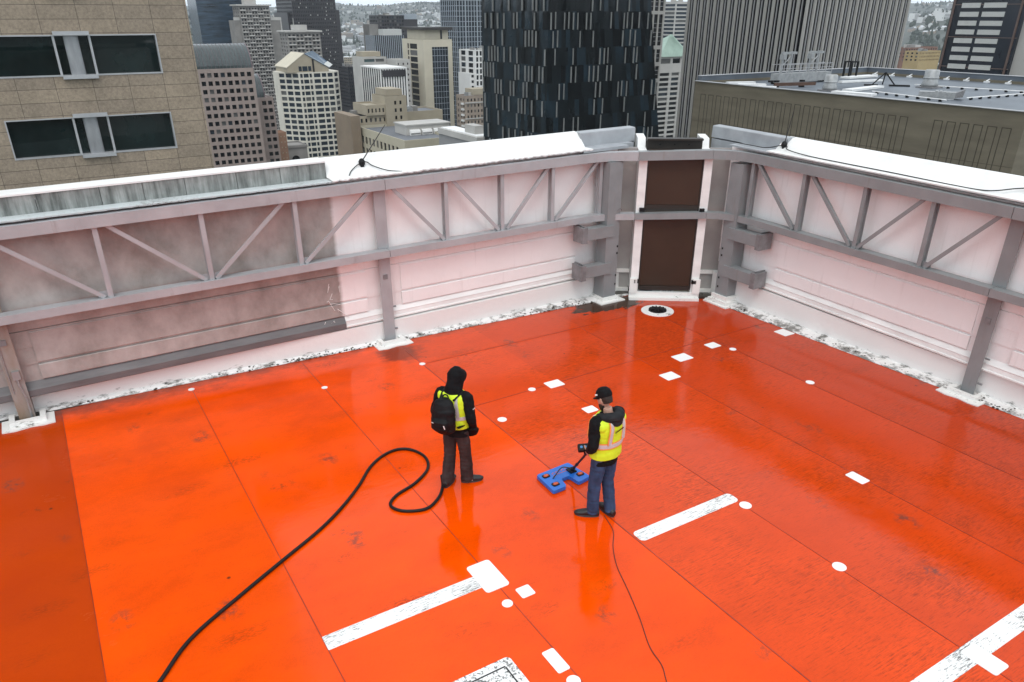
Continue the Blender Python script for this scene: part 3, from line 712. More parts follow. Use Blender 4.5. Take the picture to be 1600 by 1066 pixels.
def ribbed(bt, x0, x1, y0, y1, z0, zt, nx, ny, ribm, corem, rw, rd, split=False, core=True):
    if core:
        wb = MB(); block(wb, x0, x1, y0, y1, z0, zt); obj('wall', wb, corem, bt)
    h = zt - z0 + .3; r0 = r1 = None
    for i in range(nx + 1):
        x = x0 + (x1 - x0) * i / nx
        if r0 is None:
            b = MB(); b.prism([(-rw / 2, -.02), (-rw / 2 * .55, -rd), (rw / 2 * .55, -rd), (rw / 2, -.02)], 0, h); r0 = obj('rib', b, ribm, bt); o = r0
        else: o = copy_to(r0, bt)
        o.location = (x, y0, z0)
    for i in range(1, ny + 1):
        y = y0 + (y1 - y0) * i / ny
        if r1 is None:
            b = MB(); b.prism([(-.02, rw / 2), (-rd, rw / 2 * .55), (-rd, -rw / 2 * .55), (-.02, -rw / 2)], 0, h); r1 = obj('rib', b, ribm, bt); o = r1
        else: o = copy_to(r1, bt)
        o.location = (x0, y, z0)
bt = thing('ribbed_block', 'grey ribbed office block with pale penthouse in front of the dark skyline tower', 'building', (341, 810, CZ))
ribbed(bt, 324.8, 357, 798, 822, CZ, -13.2, 15, 8, M['mullion'], M['slot'], .9, .5)
wb = MB(); wb.box(336.5, 357, 802, 815, -13, -7.3); obj('penthouse', wb, M['band'], bt)
bt = thing('teal_banded_block', 'pale low block with long teal window bands left of the beige tower', 'building', (257, 620, CZ))
wb = MB(); rows_ = storeys(-23.6, 12, 4.2, .5, 1.4)
cells = grid_face(wb, (235.9, 606.2, CZ), UX, NY, [(.8, 9.5), (10.3, 17.5)], rows_, 19.5, CZ, -23.6, .5)
block(wb, 235.9, 255.4, 606.2, 630, CZ, -23.6, front=False); obj('wall', wb, M['concrete_lt'], bt)
pn = Panes(bt, M['teal']); pn.add(cells); pn.done()
wb = MB(); cells = grid_face(wb, (255.45, 588, CZ), UX, NY, [(1.5, 2.5), (5.6, 6.6), (9.4, 10.4)], storeys(-25, 18, 3.9, .4, 2.4), 12, CZ, -25, .4); block(wb, 255.45, 267.45, 588, 606, CZ, -25, front=False); o = obj('side_wing', wb, M['concrete_lt'], bt)
for c, w, h, u, n in cells:
    b = MB(); b.obox(c, u * w / 2, Vector((0, 0, h / 2)), n * .06); obj('window', b, M['win_black'], o)
wb = MB(); wb.box(238, 253, 612, 626, -23.5, -20); obj('penthouse', wb, M['tanstone'], bt)
bt = thing('striped_tower', 'white tower with black vertical stripes and a dark louvre box on top', 'building', (225, 540, CZ))
ribbed(bt, 216, 235.2, 524.6, 560, CZ, -27.6, 10, 9, M['whitestone'], M['slot'], 1.15, .35)
wb = MB(); wb.box(215.6, 235.6, 524.0, 560.5, -27.55, -26.6); obj('roof', wb, M['whitestone'], bt)
wb = MB(); wb.box(217.2, 234.4, 523.6, 523.95, -32.4, -28.2); obj('louvre_panel', wb, M['bronze'], bt)

# --- beige tower with overhanging roof
bt = thing('beige_tower', 'beige and glass tower with overhanging dark flat roof', 'building', (289, 600, CZ))
wb = MB(); x0, x1, y0, y1, zt = 276.4, 301.4, 581.3, 621, -11.2
rows_ = storeys(zt, 13, 4.75, .80, 3.2)
cells = grid_face(wb, (x0, y1, CZ), -UY, NX, [(9.5, 12.5), (14, 28)], rows_, y1 - y0, CZ, zt, .5)
cg = grid_face(wb, (x0, y0, CZ), UX, NY, [(7.2, 21.4)], [(-96, -16.5)], x1 - x0, CZ, zt, .8)
block(wb, x0, x1, y0, y1, CZ, zt, front=False, left=False); obj('wall', wb, M['cream'], bt)
pn = Panes(bt, M['win_black']); pn.add(cells); pn.done()
c, w, h, u, n = cg[0]; b = MB(); b.obox(c, u * w / 2, Vector((0, 0, h / 2)), n * .06); cw = obj('curtain_wall', b, M['gridglass'], bt)
mm = MB()
for i in range(7): mm.box(x0 + 7.3 + 14 * i / 6 - .08, x0 + 7.3 + 14 * i / 6 + .08, y0 + .5, y0 + .72, -96, -16.5)
for i in range(18): mm.box(x0 + 7.2, x0 + 21.4, y0 + .55, y0 + .68, -18.5 - 4.4 * i, -18.2 - 4.4 * i)
obj('mullion', mm, M['mullion'], cw)
wb = MB(); wb.box(279, 299.5, 584, 616, -11.1, -4.6); obj('penthouse', wb, M['cream'], bt)
wb = MB(); wb.box(292.6, 294, 583.6, 583.98, -11.0, -4.7); obj('recess', wb, M['slot'], bt)
wb = MB(); wb.box(275.5, 301.6, 579.5, 619, -4.55, -2.6); obj('roof', wb, M['brown_dark'], bt)

# --- dark gridded tower
bt = thing('gridded_tower', 'dark blue tower with a pale grid of mullions left of the black glass tower', 'building', (342, 640, CZ))
wb = MB(); block(wb, 326.6, 372, 620.9, 650, CZ, 80); obj('wall', wb, M['gridglass'], bt)
r0 = None
for i in range(17):
    if r0 is None: b = MB(); b.box(-.22, .22, -.5, -.02, CZ, 80); r0 = obj('mullion', b, M['mullion'], bt); o = r0
    else: o = copy_to(r0, bt)
    o.location = (326.9 + 2.8 * i, 620.9, 0)
    if i % 4 == 3: o.scale.x = 2.2
r1 = None
for i in range(8):
    if r1 is None: b = MB(); b.box(-.5, -.02, -.22, .22, CZ, 80); r1 = obj('mullion', b, M['mullion'], bt); o = r1
    else: o = copy_to(r1, bt)
    o.location = (326.6, 623 + 3.6 * i, 0)
r2 = None
for i in range(40):
    if r2 is None: b = MB(); b.box(326.3, 372, 620.6, 620.88, -.2, .2); b.box(326.3, 326.58, 620.88, 650, -.2, .2); r2 = obj('floor_band', b, M['mullion'], bt); o = r2
    else: o = copy_to(r2, bt)
    o.location = (0, 0, 40 - 3.9 * i)

bt = grid_block('white_stepped_block', 'narrow white block with stepped top beside the black glass tower', 301.4, 318, 544.7, 570, -17.8, M['whitestone'], M['win_black'], 5, 2, 4.2, 10, .62, .75, .8)
wb = MB(); cells = grid_face(wb, (297.8, 545.5, CZ), UX, NY, [(.7, 2.9)], storeys(-34, 8, 3.9, .5, 1), 3.55, CZ, -34, .4); block(wb, 297.8, 301.35, 545.5, 565, CZ, -34, front=False); o = obj('side_wing', wb, M['whitestone'], bt)
for c, w, h, u, n in cells:
    b = MB(); b.obox(c, u * w / 2, Vector((0, 0, h / 2)), n * .06); obj('window', b, M['win_black'], o)
bt = grid_block('stone_hotel', 'old brown stone building with cornice bands and white balconies beside the black tower', 265.3, 286, 494.2, 508, -44.5, mat('brown_stone', (.27, .22, .175), .8, .15, .1), M['win_black'], 7, 3, 3.7, 12, .42, .5, 2)
for z in (-49.5, -60): b = MB(); b.box(264.8, 286.4, 493.6, 494.15, z, z + .7); obj('cornice', b, M['concrete_lt'], bt)
wb = MB(); wb.box(272, 287, 496, 507, -44.4, -40.5); obj('penthouse', wb, M['tanstone'], bt)
for i in range(10): b = MB(); b.box(264.3, 265.25, 496, 499.5, -50.5 - 3.7 * i, -49.3 - 3.7 * i); obj('balcony', b, M['whitestone'], bt)

# --- low old beige group in front
bt = thing('roof_terrace_block', 'low cream block with flat grey roof and white rooftop penthouse', 'building', (145, 335, CZ))
wb = MB(); x0, x1, y0, y1, zt = 134.1, 158, 305, 360, -41.5
rl = storeys(zt, 9, 5.2, .62, 3.6); cl = grid_face(wb, (x0, y1, CZ), -UY, NX, even(y1 - y0 - 6, 11, .56, 0), rl, y1 - y0, CZ, zt, .4)
cf = grid_face(wb, (x0, y0, CZ), UX, NY, [(4.6, 6.6), (7.8, 9.8), (11., 13.), (14.2, 16.2), (17.4, 19.4)], rl, x1 - x0, CZ, zt, .4)
block(wb, x0, x1, y0, y1, CZ, zt, front=False, left=False, rmi=1, lip=1.1); obj('wall', wb, [M['cream'] if False else mat('pale_tan_stone', (.42, .385, .29), .75, .1, .12), M['greyroof']], bt)
pn = Panes(bt, M['win_black']); pn.add(sorted(cl + cf, key=lambda c: -c[0].z)); pn.done()
for c, w, h, u, n in [q for q in cf if q[0].z > -62]:
    b = MB()
    for k in (-1, 1): b.obox(c + n * .1 + u * k * w / 6, u * .09, Vector((0, 0, h / 2)), n * .03)
    obj('mullion', b, M['concrete_lt'], bt)
wb = MB(); wb.box(144.2, 166, 325.2, 338, zt - 1.05, -38.6); wb.box(143.8, 166.4, 324.8, 338.4, -38.58, -38.0); ph = obj('penthouse', wb, M['concrete_lt'], bt)
for i in range(3):
    xs = 145.6 + 5.9 * i; b = MB(); pr_ = [(0, 0), (-1.5, .0), (-1.5, 1.2), (-1.1, 2.0), (0, 2.4)]
    b.add([(xs, 325.1 + y, -42.5 + z) for y, z in pr_] + [(xs + 4.9, 325.1 + y, -42.5 + z) for y, z in pr_], [(0, 1, 2, 3, 4), (9, 8, 7, 6, 5)] + [(i_, 5 + i_, 5 + (i_ + 1) % 5, (i_ + 1) % 5) for i_ in range(5)]); va = obj('vaulted_bay', b, M['whitestone'], ph)
    w0 = None
    for q in range(9):
        m_ = MB(); m_.box(xs + .3 + .5 * q, xs + .55 + .5 * q, 323.5, 323.58, -42.1, -41.5); obj('louvre', m_, M['slot'], va)
b = MB(); b.lathe([(.9, 0), (.7, .5), (.02, .9)], (147.6, 308, zt - 1.1), 12); obj('dome', b, M['greenroof'], bt)

bt = grid_block('old_stone_building', 'old tan stone building with stepped top and central tower', 133.1, 158, 361, 380, -37.4, M['tanstone'], M['win_black'], 10, 4, 3.6, 9, .42, .5, 1.2)
wb = MB(); cs = grid_face(wb, (139.8, 360, -37.3), UX, NY, even(9.4, 5, .42), [(-36, -34.2)], 9.4, -37.3, -32.6, .4); block(wb, 139.8, 149.2, 360, 378, -37.3, -32.6, front=False); o = obj('upper_storey', wb, M['tanstone'], bt)
for c, w, h, u, n in cs: b = MB(); b.obox(c, u * w / 2, Vector((0, 0, h / 2)), n * .06); obj('window', b, M['win_black'], o)
wb = MB(); cs = grid_face(wb, (149.25, 359, -45), UX, NY, [(4.5, 5.6), (7.2, 8.3)], storeys(-29, 5, 3.4, .5, 2.2), 11, CZ + 60, -29, .4); block(wb, 149.25, 160.25, 359, 376, CZ + 60, -29, front=False); wb.box(150.5, 159, 361, 374, -28.98, -26); o = obj('tower', wb, M['tanstone'], bt)
for c, w, h, u, n in cs: b = MB(); b.obox(c, u * w / 2, Vector((0, 0, h / 2)), n * .06); obj('window', b, M['win_black'], o)
wb = MB(); wb.box(128.5, 133.0, 352, 374, CZ, -36); o = obj('side_wing', wb, mat('brown_sandstone', (.22, .17, .12), .8, .2, .1), bt)
bt = grid_block('tan_block', 'tan windowless-sided block behind the white rooftop penthouse', 164.5, 186, 372, 392, -38, M['tanstone'], M['win_black'], 0, 9, 4, 6, .5, .6, 2)
bt = thing('fluted_block', 'low grey fluted block with white roof just left of the black glass tower', 'building', (152, 278, CZ))
ribbed(bt, 145.5, 152.5, 262.7, 294.5, CZ, -38.2, 4, 34, M['ribgrey'], M['steel_dark'], .5, .3)
wb = MB(); wb.box(145.0, 153, 262.2, 295, -38.1, -35.9); obj('parapet', wb, M['concrete_lt'], bt)
wb = MB(); wb.box(146, 152.4, 263, 294, -35.88, -35.6); obj('roof', wb, M['board_white'], bt)
wb = MB(); wb.box(147.5, 151.5, 268, 276, -35.58, -32.6); obj('penthouse', wb, M['concrete_lt'], bt)
wb = MB(); wb.box(144.9, 153.2, 261.7, 262.15, CZ, -36); obj('end_wall', wb, M['concrete_lt'], bt)

# --- black faceted glass tower with pale fins
bt = thing('black_glass_tower', 'black faceted glass tower covered with short pale vertical fins', 'building', (136, 195, CZ))
rng = random.Random(11)
xL, yF, yB = 117.6, 174.2, 208.; H0, RH = 36., 4.2
def xR(z): return 150.7 + max(0, min(50, 9.4 - z)) * .194 if z < 9.4 else 150.7
wb = MB(); NR = 30; NCF, NCL = 25, 20
def fpt(s, z): return Vector((xL + (xR(z) - xL) * s, yF, z))
def lpt(s, z): return Vector((xL, yF + (yB - yF) * s, z))
fins = []
for r in range(NR):
    za, zb = H0 - RH * (r + 1), H0 - RH * r; sh = (r % 2) * .5
    for face, NC in ((0, NCF), (1, NCL)):
        nv = NY if face == 0 else NX; pf = fpt if face == 0 else lpt
        for cidx in range(NC + 1):
            s0 = max(0, (cidx - sh) / NC); s1 = min(1, (cidx + 1 - sh) / NC)
            if s1 <= s0: continue
            a0, a1, a2, a3 = rng.uniform(0, .06), rng.uniform(0, .06), rng.uniform(0, .06), rng.uniform(0, .06)
            q = [pf(s0, za) - nv * a0, pf(s1, za) - nv * a1, pf(s1, zb) - nv * a2, pf(s0, zb) - nv * a3]
            wb.add(q if face == 0 else q[::-1], [(0, 1, 2, 3)], rng.choice((0, 0, 1, 2)) if face == 0 else rng.choice((0, 1, 2, 2)))
            if rng.random() < .34 and 0 < s0: fins.append((face, pf(s0, za), pf(s0, zb), rng.uniform(.07, .16)))
wb.add([(xL, yB, -90), (xL, yB, H0), (xR(0), yB, H0), (xR(-40), yB, -90)], [(0, 1, 2, 3)])
wb.add([(xR(-90), yF, -90), (xR(-90), yB, -90), (xR(-40), yB, -40), (xR(-40), yF, -40)], [(0, 1, 2, 3)])
wb.add([(xR(-40), yF, -40), (xR(-40), yB, -40), (xR(9.4), yB, 9.4), (xR(9.4), yF, 9.4)], [(0, 1, 2, 3)])
wb.add([(xR(9.4), yF, 9.4), (xR(9.4), yB, 9.4), (xR(9.4), yB, H0), (xR(9.4), yF, H0)], [(0, 1, 2, 3)])
wb.add([(xL, yF, H0), (xR(H0), yF, H0), (xR(H0), yB, H0), (xL, yB, H0)], [(0, 1, 2, 3)])
wb.box(xL + .6, 150, yF + .6, yB - .6, CZ, H0 - .6)
obj('facade', wb, [M['blackglass'], glass('black_facet_glass_deep', (.003, .004, .005), .06, .5, .2, spec=.2), glass('black_facet_glass_blue', (.010, .020, .028), .08, .5, .2, spec=.3)], bt)
vis = [f for f in fins if -30 < f[1].z < 9]; inv = [f for f in fins if not -30 < f[1].z < 9]; rng.shuffle(vis)
vis.sort(key=lambda f: -f[3]); rest = MB(); k0 = {}
for i, (face, a, b_, w) in enumerate(vis + inv):
    nv = NY if face == 0 else NX; u = UX if face == 0 else UY
    if i < 100:
        wk = .045 if w < .115 else .075
        if (face, wk) not in k0:
            b = MB(); b.obox((0, 0, RH * .46), u * wk, Vector((0, 0, RH * .46)), nv * .22); k0[(face, wk)] = obj('fin', b, M['fin'], bt); o = k0[(face, wk)]
        else: o = copy_to(k0[(face, wk)], bt)
        o.location = a + nv * .25
    else: rest.obox((a + b_) / 2 + nv * .25, u * w * .65, Vector((0, 0, RH * .46)), nv * .22)
tag(obj('fin', rest, M['fin'], bt), kind='stuff')

# --- framed tower, cream mid-rise and far grey tower right of it
bt = thing('framed_tower', 'pale framed tower with tall paired windows peeking right of the black tower', 'building', (222, 262, CZ))
wb = MB(); cells = []; rows_ = [(11.5, 20)] + [(1.6 - 9.1 * i - 7.6, 1.6 - 9.1 * i) for i in range(1)] 
rows_ = [(7.2, 15.), (-5.2, 6.0), (-11.4, -6.6), (-17.6, -12.8), (-24, -19)]
cells = grid_face(wb, (215, 252.7, CZ), UX, NY, [(.8, 2.6), (3.2, 5.4), (6.0, 8.0), (8.6, 10.6)], rows_, 11.4, CZ, 40, .5)
block(wb, 215, 226.4, 252.7, 272, CZ, 40, front=False); obj('wall', wb, M['concrete_lt'], bt)
for c, w, h, u, n in cells:
    b = MB(); b.obox(c, u * w / 2, Vector((0, 0, h / 2)), n * .06); o = obj('window', b, M['win_black'], bt)
    m_ = MB()
    for q in range(1, int(h / 1.6)): m_.obox(c + n * .12 + Vector((0, 0, -h / 2 + q * 1.6)), u * w / 2, Vector((0, 0, .07)), n * .05)
    if m_.f: obj('transom', m_, M['steel'], o)
bt = thing('green_roof_block', 'cream mid-rise with rows of dark slots under a pale green pyramid roof', 'building', (338, 375, CZ))
wb = MB(); rows_ = [(-19.9, -17.2)] + [(-26.6 - 2.75 * i, -24.9 - 2.75 * i) for i in range(20)]
cells = grid_face(wb, (324.4, 364.1, CZ), UX, NY, [(1.2, 9.2), (11.0, 17), (18.6, 22)], rows_, 23.6, CZ, -16.2, .6); block(wb, 324.4, 348, 364.1, 388, CZ, -16.2, front=False); obj('wall', wb, M['cream'] if False else M['concrete_lt'], bt)
pn = Panes(bt, M['win_black']); pn.add(cells); pn.done()
rf = MB(); rf.add([(323.6, 363, -16.15), (349, 363, -16.15), (349, 389, -16.15), (323.6, 389, -16.15), (343, 376, -4.6), (344, 376, -4.6)], [(3, 2, 1, 0), (0, 1, 5, 4), (1, 2, 5), (2, 3, 4, 5), (3, 0, 4)]); ro = obj('roof', rf, M['greenroof'], bt)
se = MB()
for i in range(16):
    x = 324.6 + 1.5 * i; t = min(1, max(0, 1)); se.bar((x, 362.95, -16.05), (343 + (x - 343) * .06, 375.6, -4.75), .12, .14)
obj('roof_seam', se, M['greenroof'], ro)
bt = grid_block('far_tower', 'far grey tower with thin dark floor bands behind the green pyramid roof', 551, 573, 600.4, 625, 17.2, M['concrete_lt'], M['win_blue'], 1, 1, 3.4, 24, .96, .62, 2)

# --- ribbed concrete tower
bt = thing('ribbed_tower', 'broad tower of pale vertical concrete ribs over black window slots', 'building', (211, 177, CZ))
ribbed(bt, 188.8, 234.2, 154, 199.8, CZ, 62, 15, 16, M['ribpale'], M['slot'], 1.05, .5)
mb_ = MB()
for i in range(15):
    x = 188.8 + 45.4 * (i + .5) / 15; mb_.box(x - .12, x + .12, 153.7, 153.98, CZ, 62)
for i in range(16):
    y = 154 + 45.8 * (i + .5) / 16; mb_.box(188.5, 188.78, y - .12, y + .12, CZ, 62)
tag(obj('mullion', mb_, M['ribgrey'], bt), kind='stuff')

# --- banded tower at the right edge
bt = thing('banded_tower', 'dark navy glass tower with two columns of pale louvre bands', 'building', (340, 176, CZ))
wb = MB(); block(wb, 319.1, 360, 163.5, 191, CZ, 60); obj('wall', wb, M['navyglass'], bt)
k0 = {}
for i in range(18):
    z = 24.3 - 3.05 * i
    for j, (ya, yb_) in enumerate(((179.9, 187.1), (170.2, 178.6))):
        if j not in k0: b = MB(); b.box(318.85, 319.08, ya, yb_, -.85, .85); k0[j] = obj('louvre_band', b, M['band'], bt); o = k0[j]
        else: o = copy_to(k0[j], bt)
        o.location.z = z
for z in (9.2, -2.0, -12.6): b = MB(); b.box(318.9, 319.08, 163.6, 190.6, z, z + .25); obj('edge_line', b, M['copper'], bt)
for y in (190.2, 164.8): b = MB(); b.box(318.7, 319.08, y - .35, y + .35, CZ, 60); obj('corner_trim', b, M['copper'], bt)
wb = MB(); wb.box(320.5, 356, 152, 163.48, CZ, 60); obj('concrete_core', wb, M['concrete_lt'], bt)

# --- mid-distance blocks on the slope
bt = grid_block('brick_apartments', 'long red brown brick apartment block on the far slope', 834.8, 899, 543.6, 562, -26, M['brick'], M['win_black'], 14, 3, 3.4, 4, .5, .5, 1.5)
bt = grid_block('yellow_apartments', 'yellow apartment block with two window rows below the brick block', 756.4, 791, 474.3, 490, -25.6, M['yellow'], M['win_black'], 14, 3, 3.0, 3, .45, .5, 1.2)
mp = []
for i in range(3):
    w, d, h = ((24, 18, 17), (34, 20, 13), (20, 20, 24))[i]
    b = MB(); rows = storeys(h, int(h / 3.6), 3.6, .5, 1)
    c1 = grid_face(b, (-w / 2, -d / 2, -8), UX, NY, even(w, int(w / 3.5), .6, .5), rows, w, -8, h, .4); c2 = grid_face(b, (-w / 2, d / 2, -8), -UY, NX, even(d, int(d / 3.5), .6, .5), rows, d, -8, h, .4)
    block(b, -w / 2, w / 2, -d / 2, d / 2, -8, h, front=False, left=False, rmi=1)
    for c, ww, hh, u, n in c1 + c2: b.obox(c, u * ww / 2, Vector((0, 0, hh / 2)), n * .05, 2)
    mp.append(b.mesh('low_block'))
rng = random.Random(5)
wmats = [M['concrete_lt'], M['whitestone'], M['tanstone']]
for m_, wm in zip(mp, wmats):
    for q in (wm, M['greyroof'] if wm is not M['whitestone'] else M['concrete_lt'], M['win_black']): m_.materials.append(q)
labs = ['pale grey low block standing on the slope beyond downtown', 'long white low block standing on the slope beyond downtown', 'tan low block standing on the slope beyond downtown']
grp = ['pale grey low blocks on the far slope', 'white low blocks on the far slope', 'tan low blocks on the far slope']
for i in range(66):
    a = rng.uniform(-14.5, -4) if i < 44 else rng.uniform(25.5, 31.5); r = rng.uniform(1050, 1900)
    a = R(a); x, y = r * math.sin(a + HEAD), r * math.cos(a + HEAD)
    o = bpy.data.objects.new('low_block', mp[i % 3]); COL.objects.link(o); o.location = (x, y, ground_z(x, y)); o.rotation_euler.z = rng.choice((0, 0, .0, -.4))
    tag(o, labs[i % 3], 'building', grp[i % 3])

# street in the gap with cars and trees
st = MB(); st.box(243, 268, 560, 1000, CZ - 1, CZ + .25); struct('street', st, M['asphalt'])
st = MB()
for i in range(40): st.box(255.2, 255.6, 562 + 11 * i, 567 + 11 * i, CZ + .2, CZ + .26)
struct('road_marking', st, M['paint'])
car_b = MB(); car_b.add([(x, y, z) for x in (-.9, .9) for y, z in ((-2.2, .25), (2.2, .25), (2.2, .8), (1.2, .9), (.6, 1.45), (-1.3, 1.45), (-2.0, .95), (-2.2, .9))],
                        [tuple(range(8)), tuple(range(15, 7, -1))] + [(i, 8 + i, 8 + (i + 1) % 8, (i + 1) % 8) for i in range(8)])
cm = [mat('car_white', (.6, .6, .6), .3, .03, 1), mat('car_dark', (.05, .05, .06), .3, .05, 1), mat('car_silver', (.3, .31, .32), .3, .05, 1)]
cms = []
for c in cm: m_ = car_b.mesh('car'); m_.materials.append(c); cms.append(m_)
cl_ = ['white car on the dark street far below', 'black car on the dark street far below', 'silver car on the dark street far below']
for i in range(18):
    o = bpy.data.objects.new('car', cms[i % 3]); COL.objects.link(o); o.location = (rng.choice((249, 253, 258, 262)), 575 + 17 * i, CZ + .2)
    tag(o, cl_[i % 3], 'car', ['white cars on the street far below', 'black cars on the street far below', 'silver cars on the street far below'][i % 3])
for i in range(14):
    b = MB(); blob(b, 0, 0, 2.5, 7, 8, False); tr = thing('street_tree', 'bare dark street tree lining the road far below', 'tree', (rng.choice((246, 266)), 570 + 16 * i, CZ), group='street trees far below')
    obj('crown', b, M['tree'], tr, local=True); b = MB(); b.tube([(0, 0, 0), (0, 0, 3.5)], [.3, .2], 6); obj('trunk', b, M['beam_rust'], tr, local=True)

# ------------------------------------------------------------------ neighbouring roof on the right
bt = thing('panelled_building', 'neighbouring olive tan building with slit panels and flat grey roof', 'building', (70, 43, CZ))
X0, X1, Y0, Y1, ZT = 57.3, 84., 27.3, 58.7, -.1
wb = MB(); block(wb, X0, X1, Y0, Y1, CZ, ZT, rmi=1, lip=.25); wb.box(X0 - .06, X1, Y0 - .06, Y0, ZT - .28, ZT + .04)
obj('wall', wb, [M['olive'], M['roofwet']], bt)
gr = MB()
def slit(y0, y1, zt, zb=-14):
    gr.box(X0 - .012, X0 + .03, y0 - .03, y0 + .03, zb, zt); gr.box(X0 - .012, X0 + .03, y1 - .03, y1 + .03, zb, zt); gr.box(X0 - .012, X0 + .03, min(y0, y1) + .03, max(y0, y1) - .03, zt - .05, zt)
ys = [57.75 - 1.04 * i for i in range(6)] + [51.35 - 1.0 * i for i in range(16)] + [33.6 - .98 * i for i in range(6)]
for y in ys: slit(y, y - .62, -1.2)
obj('panel_groove', gr, mat('panel_groove', (.06, .052, .036), .8, .2, 2), bt)
jn = MB(); jn.box(X0 - .008, X0 + .03, Y0, Y1, -3.74, -3.70); jn.box(X0 - .008, X0 + .03, Y0, Y1, -7.6, -7.56); obj('panel_joint', jn, M['olive'] if False else mat('panel_joint', (.09, .075, .05), .8, .2, 2), bt)
pp = MB()
pp.box(X0 - .12, X0 + .35, Y0, Y1, ZT + .002, ZT + .05); obj('roof_edge', pp, M['alu'], bt)
pp = MB(); pp.box(X0 + .4, X1 + .1, Y1 - .35, Y1 + .1, ZT - .3, ZT + .45); pp.box(X1 - .35, X1 + .1, Y0, Y1 - .4, ZT - .3, ZT + .45); obj('roof_kerb', pp, M['roofwet'], bt)
pp = MB(); pp.box(X0 + .4, X1 + .16, Y1 - .4, Y1 + .16, ZT + .452, ZT + .5); pp.box(X1 - .4, X1 + .16, Y0, Y1 - .42, ZT + .452, ZT + .5); obj('kerb_cap', pp, M['alu'], bt)
ZR_ = ZT - .25
# roof equipment
def vent(x, y, s, label):
    t = thing('roof_vent', label, 'vent', (x, y, ZR_))
    b = MB(); b.box(-.75 * s, .75 * s, -.75 * s, .75 * s, 0, .12); obj('base', b, M['steel_dark'], t, local=True)
    b = MB(); b.lathe([(.62, .1), (.66, .3), (.58, .5), (.56, 1.35), (.50, 1.42)], n=20); b.v = [(x_ * s, y_ * s, z_ * s) for x_, y_, z_ in b.v]; obj('stack', b, M['galv'], t, local=True, smooth=True)
    b = MB(); b.lathe([(.58, .72), (.62, .76), (.62, .82), (.58, .86)], n=20); b.v = [(x_ * s, y_ * s, z_ * s) for x_, y_, z_ in b.v]; obj('band', b, M['galv'], t, local=True)
vent(61.9, 46.6, .95, 'round galvanised roof vent beside the window-washing cradle')
vent(72.5, 43.8, 1.1, 'round galvanised roof vent near the far kerb of the neighbouring roof')
t = thing('cradle', 'grey steel window-washing cradle with rails on the neighbouring roof', 'cradle', (67, 54.2, ZR_))
b = MB(); b.box(-3.6, 4.2, -.5, .5, .15, .95); obj('platform', b, M['galv'], t, local=True)
b = MB()
for k in range(9): b.bar((-3.6 + .97 * k, -.5, .95), (-3.6 + .97 * k, -.5, 1.75), .05, .05, (0, 1, 0))
b.bar((-3.6, -.5, 1.75), (4.2, -.5, 1.75), .05, .05); b.bar((-3.6, .5, 1.75), (4.2, .5, 1.75), .05, .05); b.bar((-3.6, -.5, 1.4), (4.2, -.5, 1.4), .04, .04); obj('railing', b, M['steel'], t, local=True)
for xo in (-2.2, 1.8):
    b = MB(); b.bar((xo - .6, 0, .95), (xo - .6, 0, 2.9), .16, .16, (0, 1, 0)); b.bar((xo + .6, 0, .95), (xo + .6, 0, 2.9), .16, .16, (0, 1, 0)); b.bar((xo - .9, 0, 2.75), (xo + 1.3, 0, 2.75), .14, .22); b.bar((xo - .6, 0, 1.6), (xo + .6, 0, 2.5), .08, .08); b.box(xo - .8, xo - .35, -.25, .25, 2.2, 2.65); obj('hoist', b, M['galv'], t, local=True)
b = MB()
for xo in (-3.2, 3.8): b.box(xo - .2, xo + .2, -.55, .55, 0, .15)
obj('foot', b, M['black'], t, local=True)
t = thing('davit_beam', 'rusty brown beam lying in front of the window-washing cradle', 'beam', (62.3, 50.6, ZR_))
b = MB(); b.bar((-2.2, .7, .3), (1.9, -.6, .3), .22, .28); obj('beam', b, M['beam_rust'], t, local=True)
b = MB()
for k in (-2.2, -1.6, 1.0): b.box(k - .18, k + .18, .3 - k * .3, .7 - k * .3, .0, .16); b.box(k - .22, k + .22, .35 - k * .3, .65 - k * .3, .45, .62)
obj('clamp', b, M['black'], t, local=True)
t = thing('air_unit', 'long low grey ventilation unit on the neighbouring roof', 'ventilation unit', (63.8, 37.2, ZR_), R(-62)); t.scale = (.68, .68, .7)
b = MB(); b.box(-2.6, 1.3, -.8, .8, .15, .75); obj('casing', b, M['galv'], t, local=True)
for k in range(5):
    b = MB(); b.box(-.9 + .44 * k, -.62 + .44 * k, -.83, .83, .2, .86 - .03 * k); obj('rib', b, M['galv'], t, local=True)
b = MB(); b.add([(1.3, -.8, .15), (2.1, -.9, .3), (2.1, .9, .3), (1.3, .8, .15), (1.3, -.8, .7), (2.2, -.9, 1.1), (2.2, .9, 1.1), (1.3, .8, .7)], [(0, 3, 2, 1), (4, 5, 6, 7), (0, 1, 5, 4), (1, 2, 6, 5), (2, 3, 7, 6), (3, 0, 4, 7)]); obj('hood', b, M['steel_dark'], t, local=True)
b = MB(); b.box(-2.4, 1.2, -.7, .7, 0, .15); obj('curb', b, M['board_white'], t, local=True)
t = thing('tripod_anchor', 'black tripod anchor with two feet on the neighbouring roof', 'tripod', (70.7, 47.3, ZR_), R(-50))
b = MB(); b.bar((-1.0, 0, .1), (0, 0, 1.2), .1, .1); b.bar((1.0, .2, .1), (0, 0, 1.2), .1, .1); b.bar((0, .9, .1), (0, 0, 1.2), .1, .1); obj('leg', b, M['black'], t, local=True)
b = MB(); b.box(-1.7, -.5, -.25, .25, 0, .14); b.box(.5, 2.3, -.2, .3, 0, .14); obj('foot', b, M['black'], t, local=True)
t = thing('roof_hatch_frame', 'black frame standing by the far corner of the neighbouring roof', 'frame', (77, 55.4, ZR_))
b = MB()
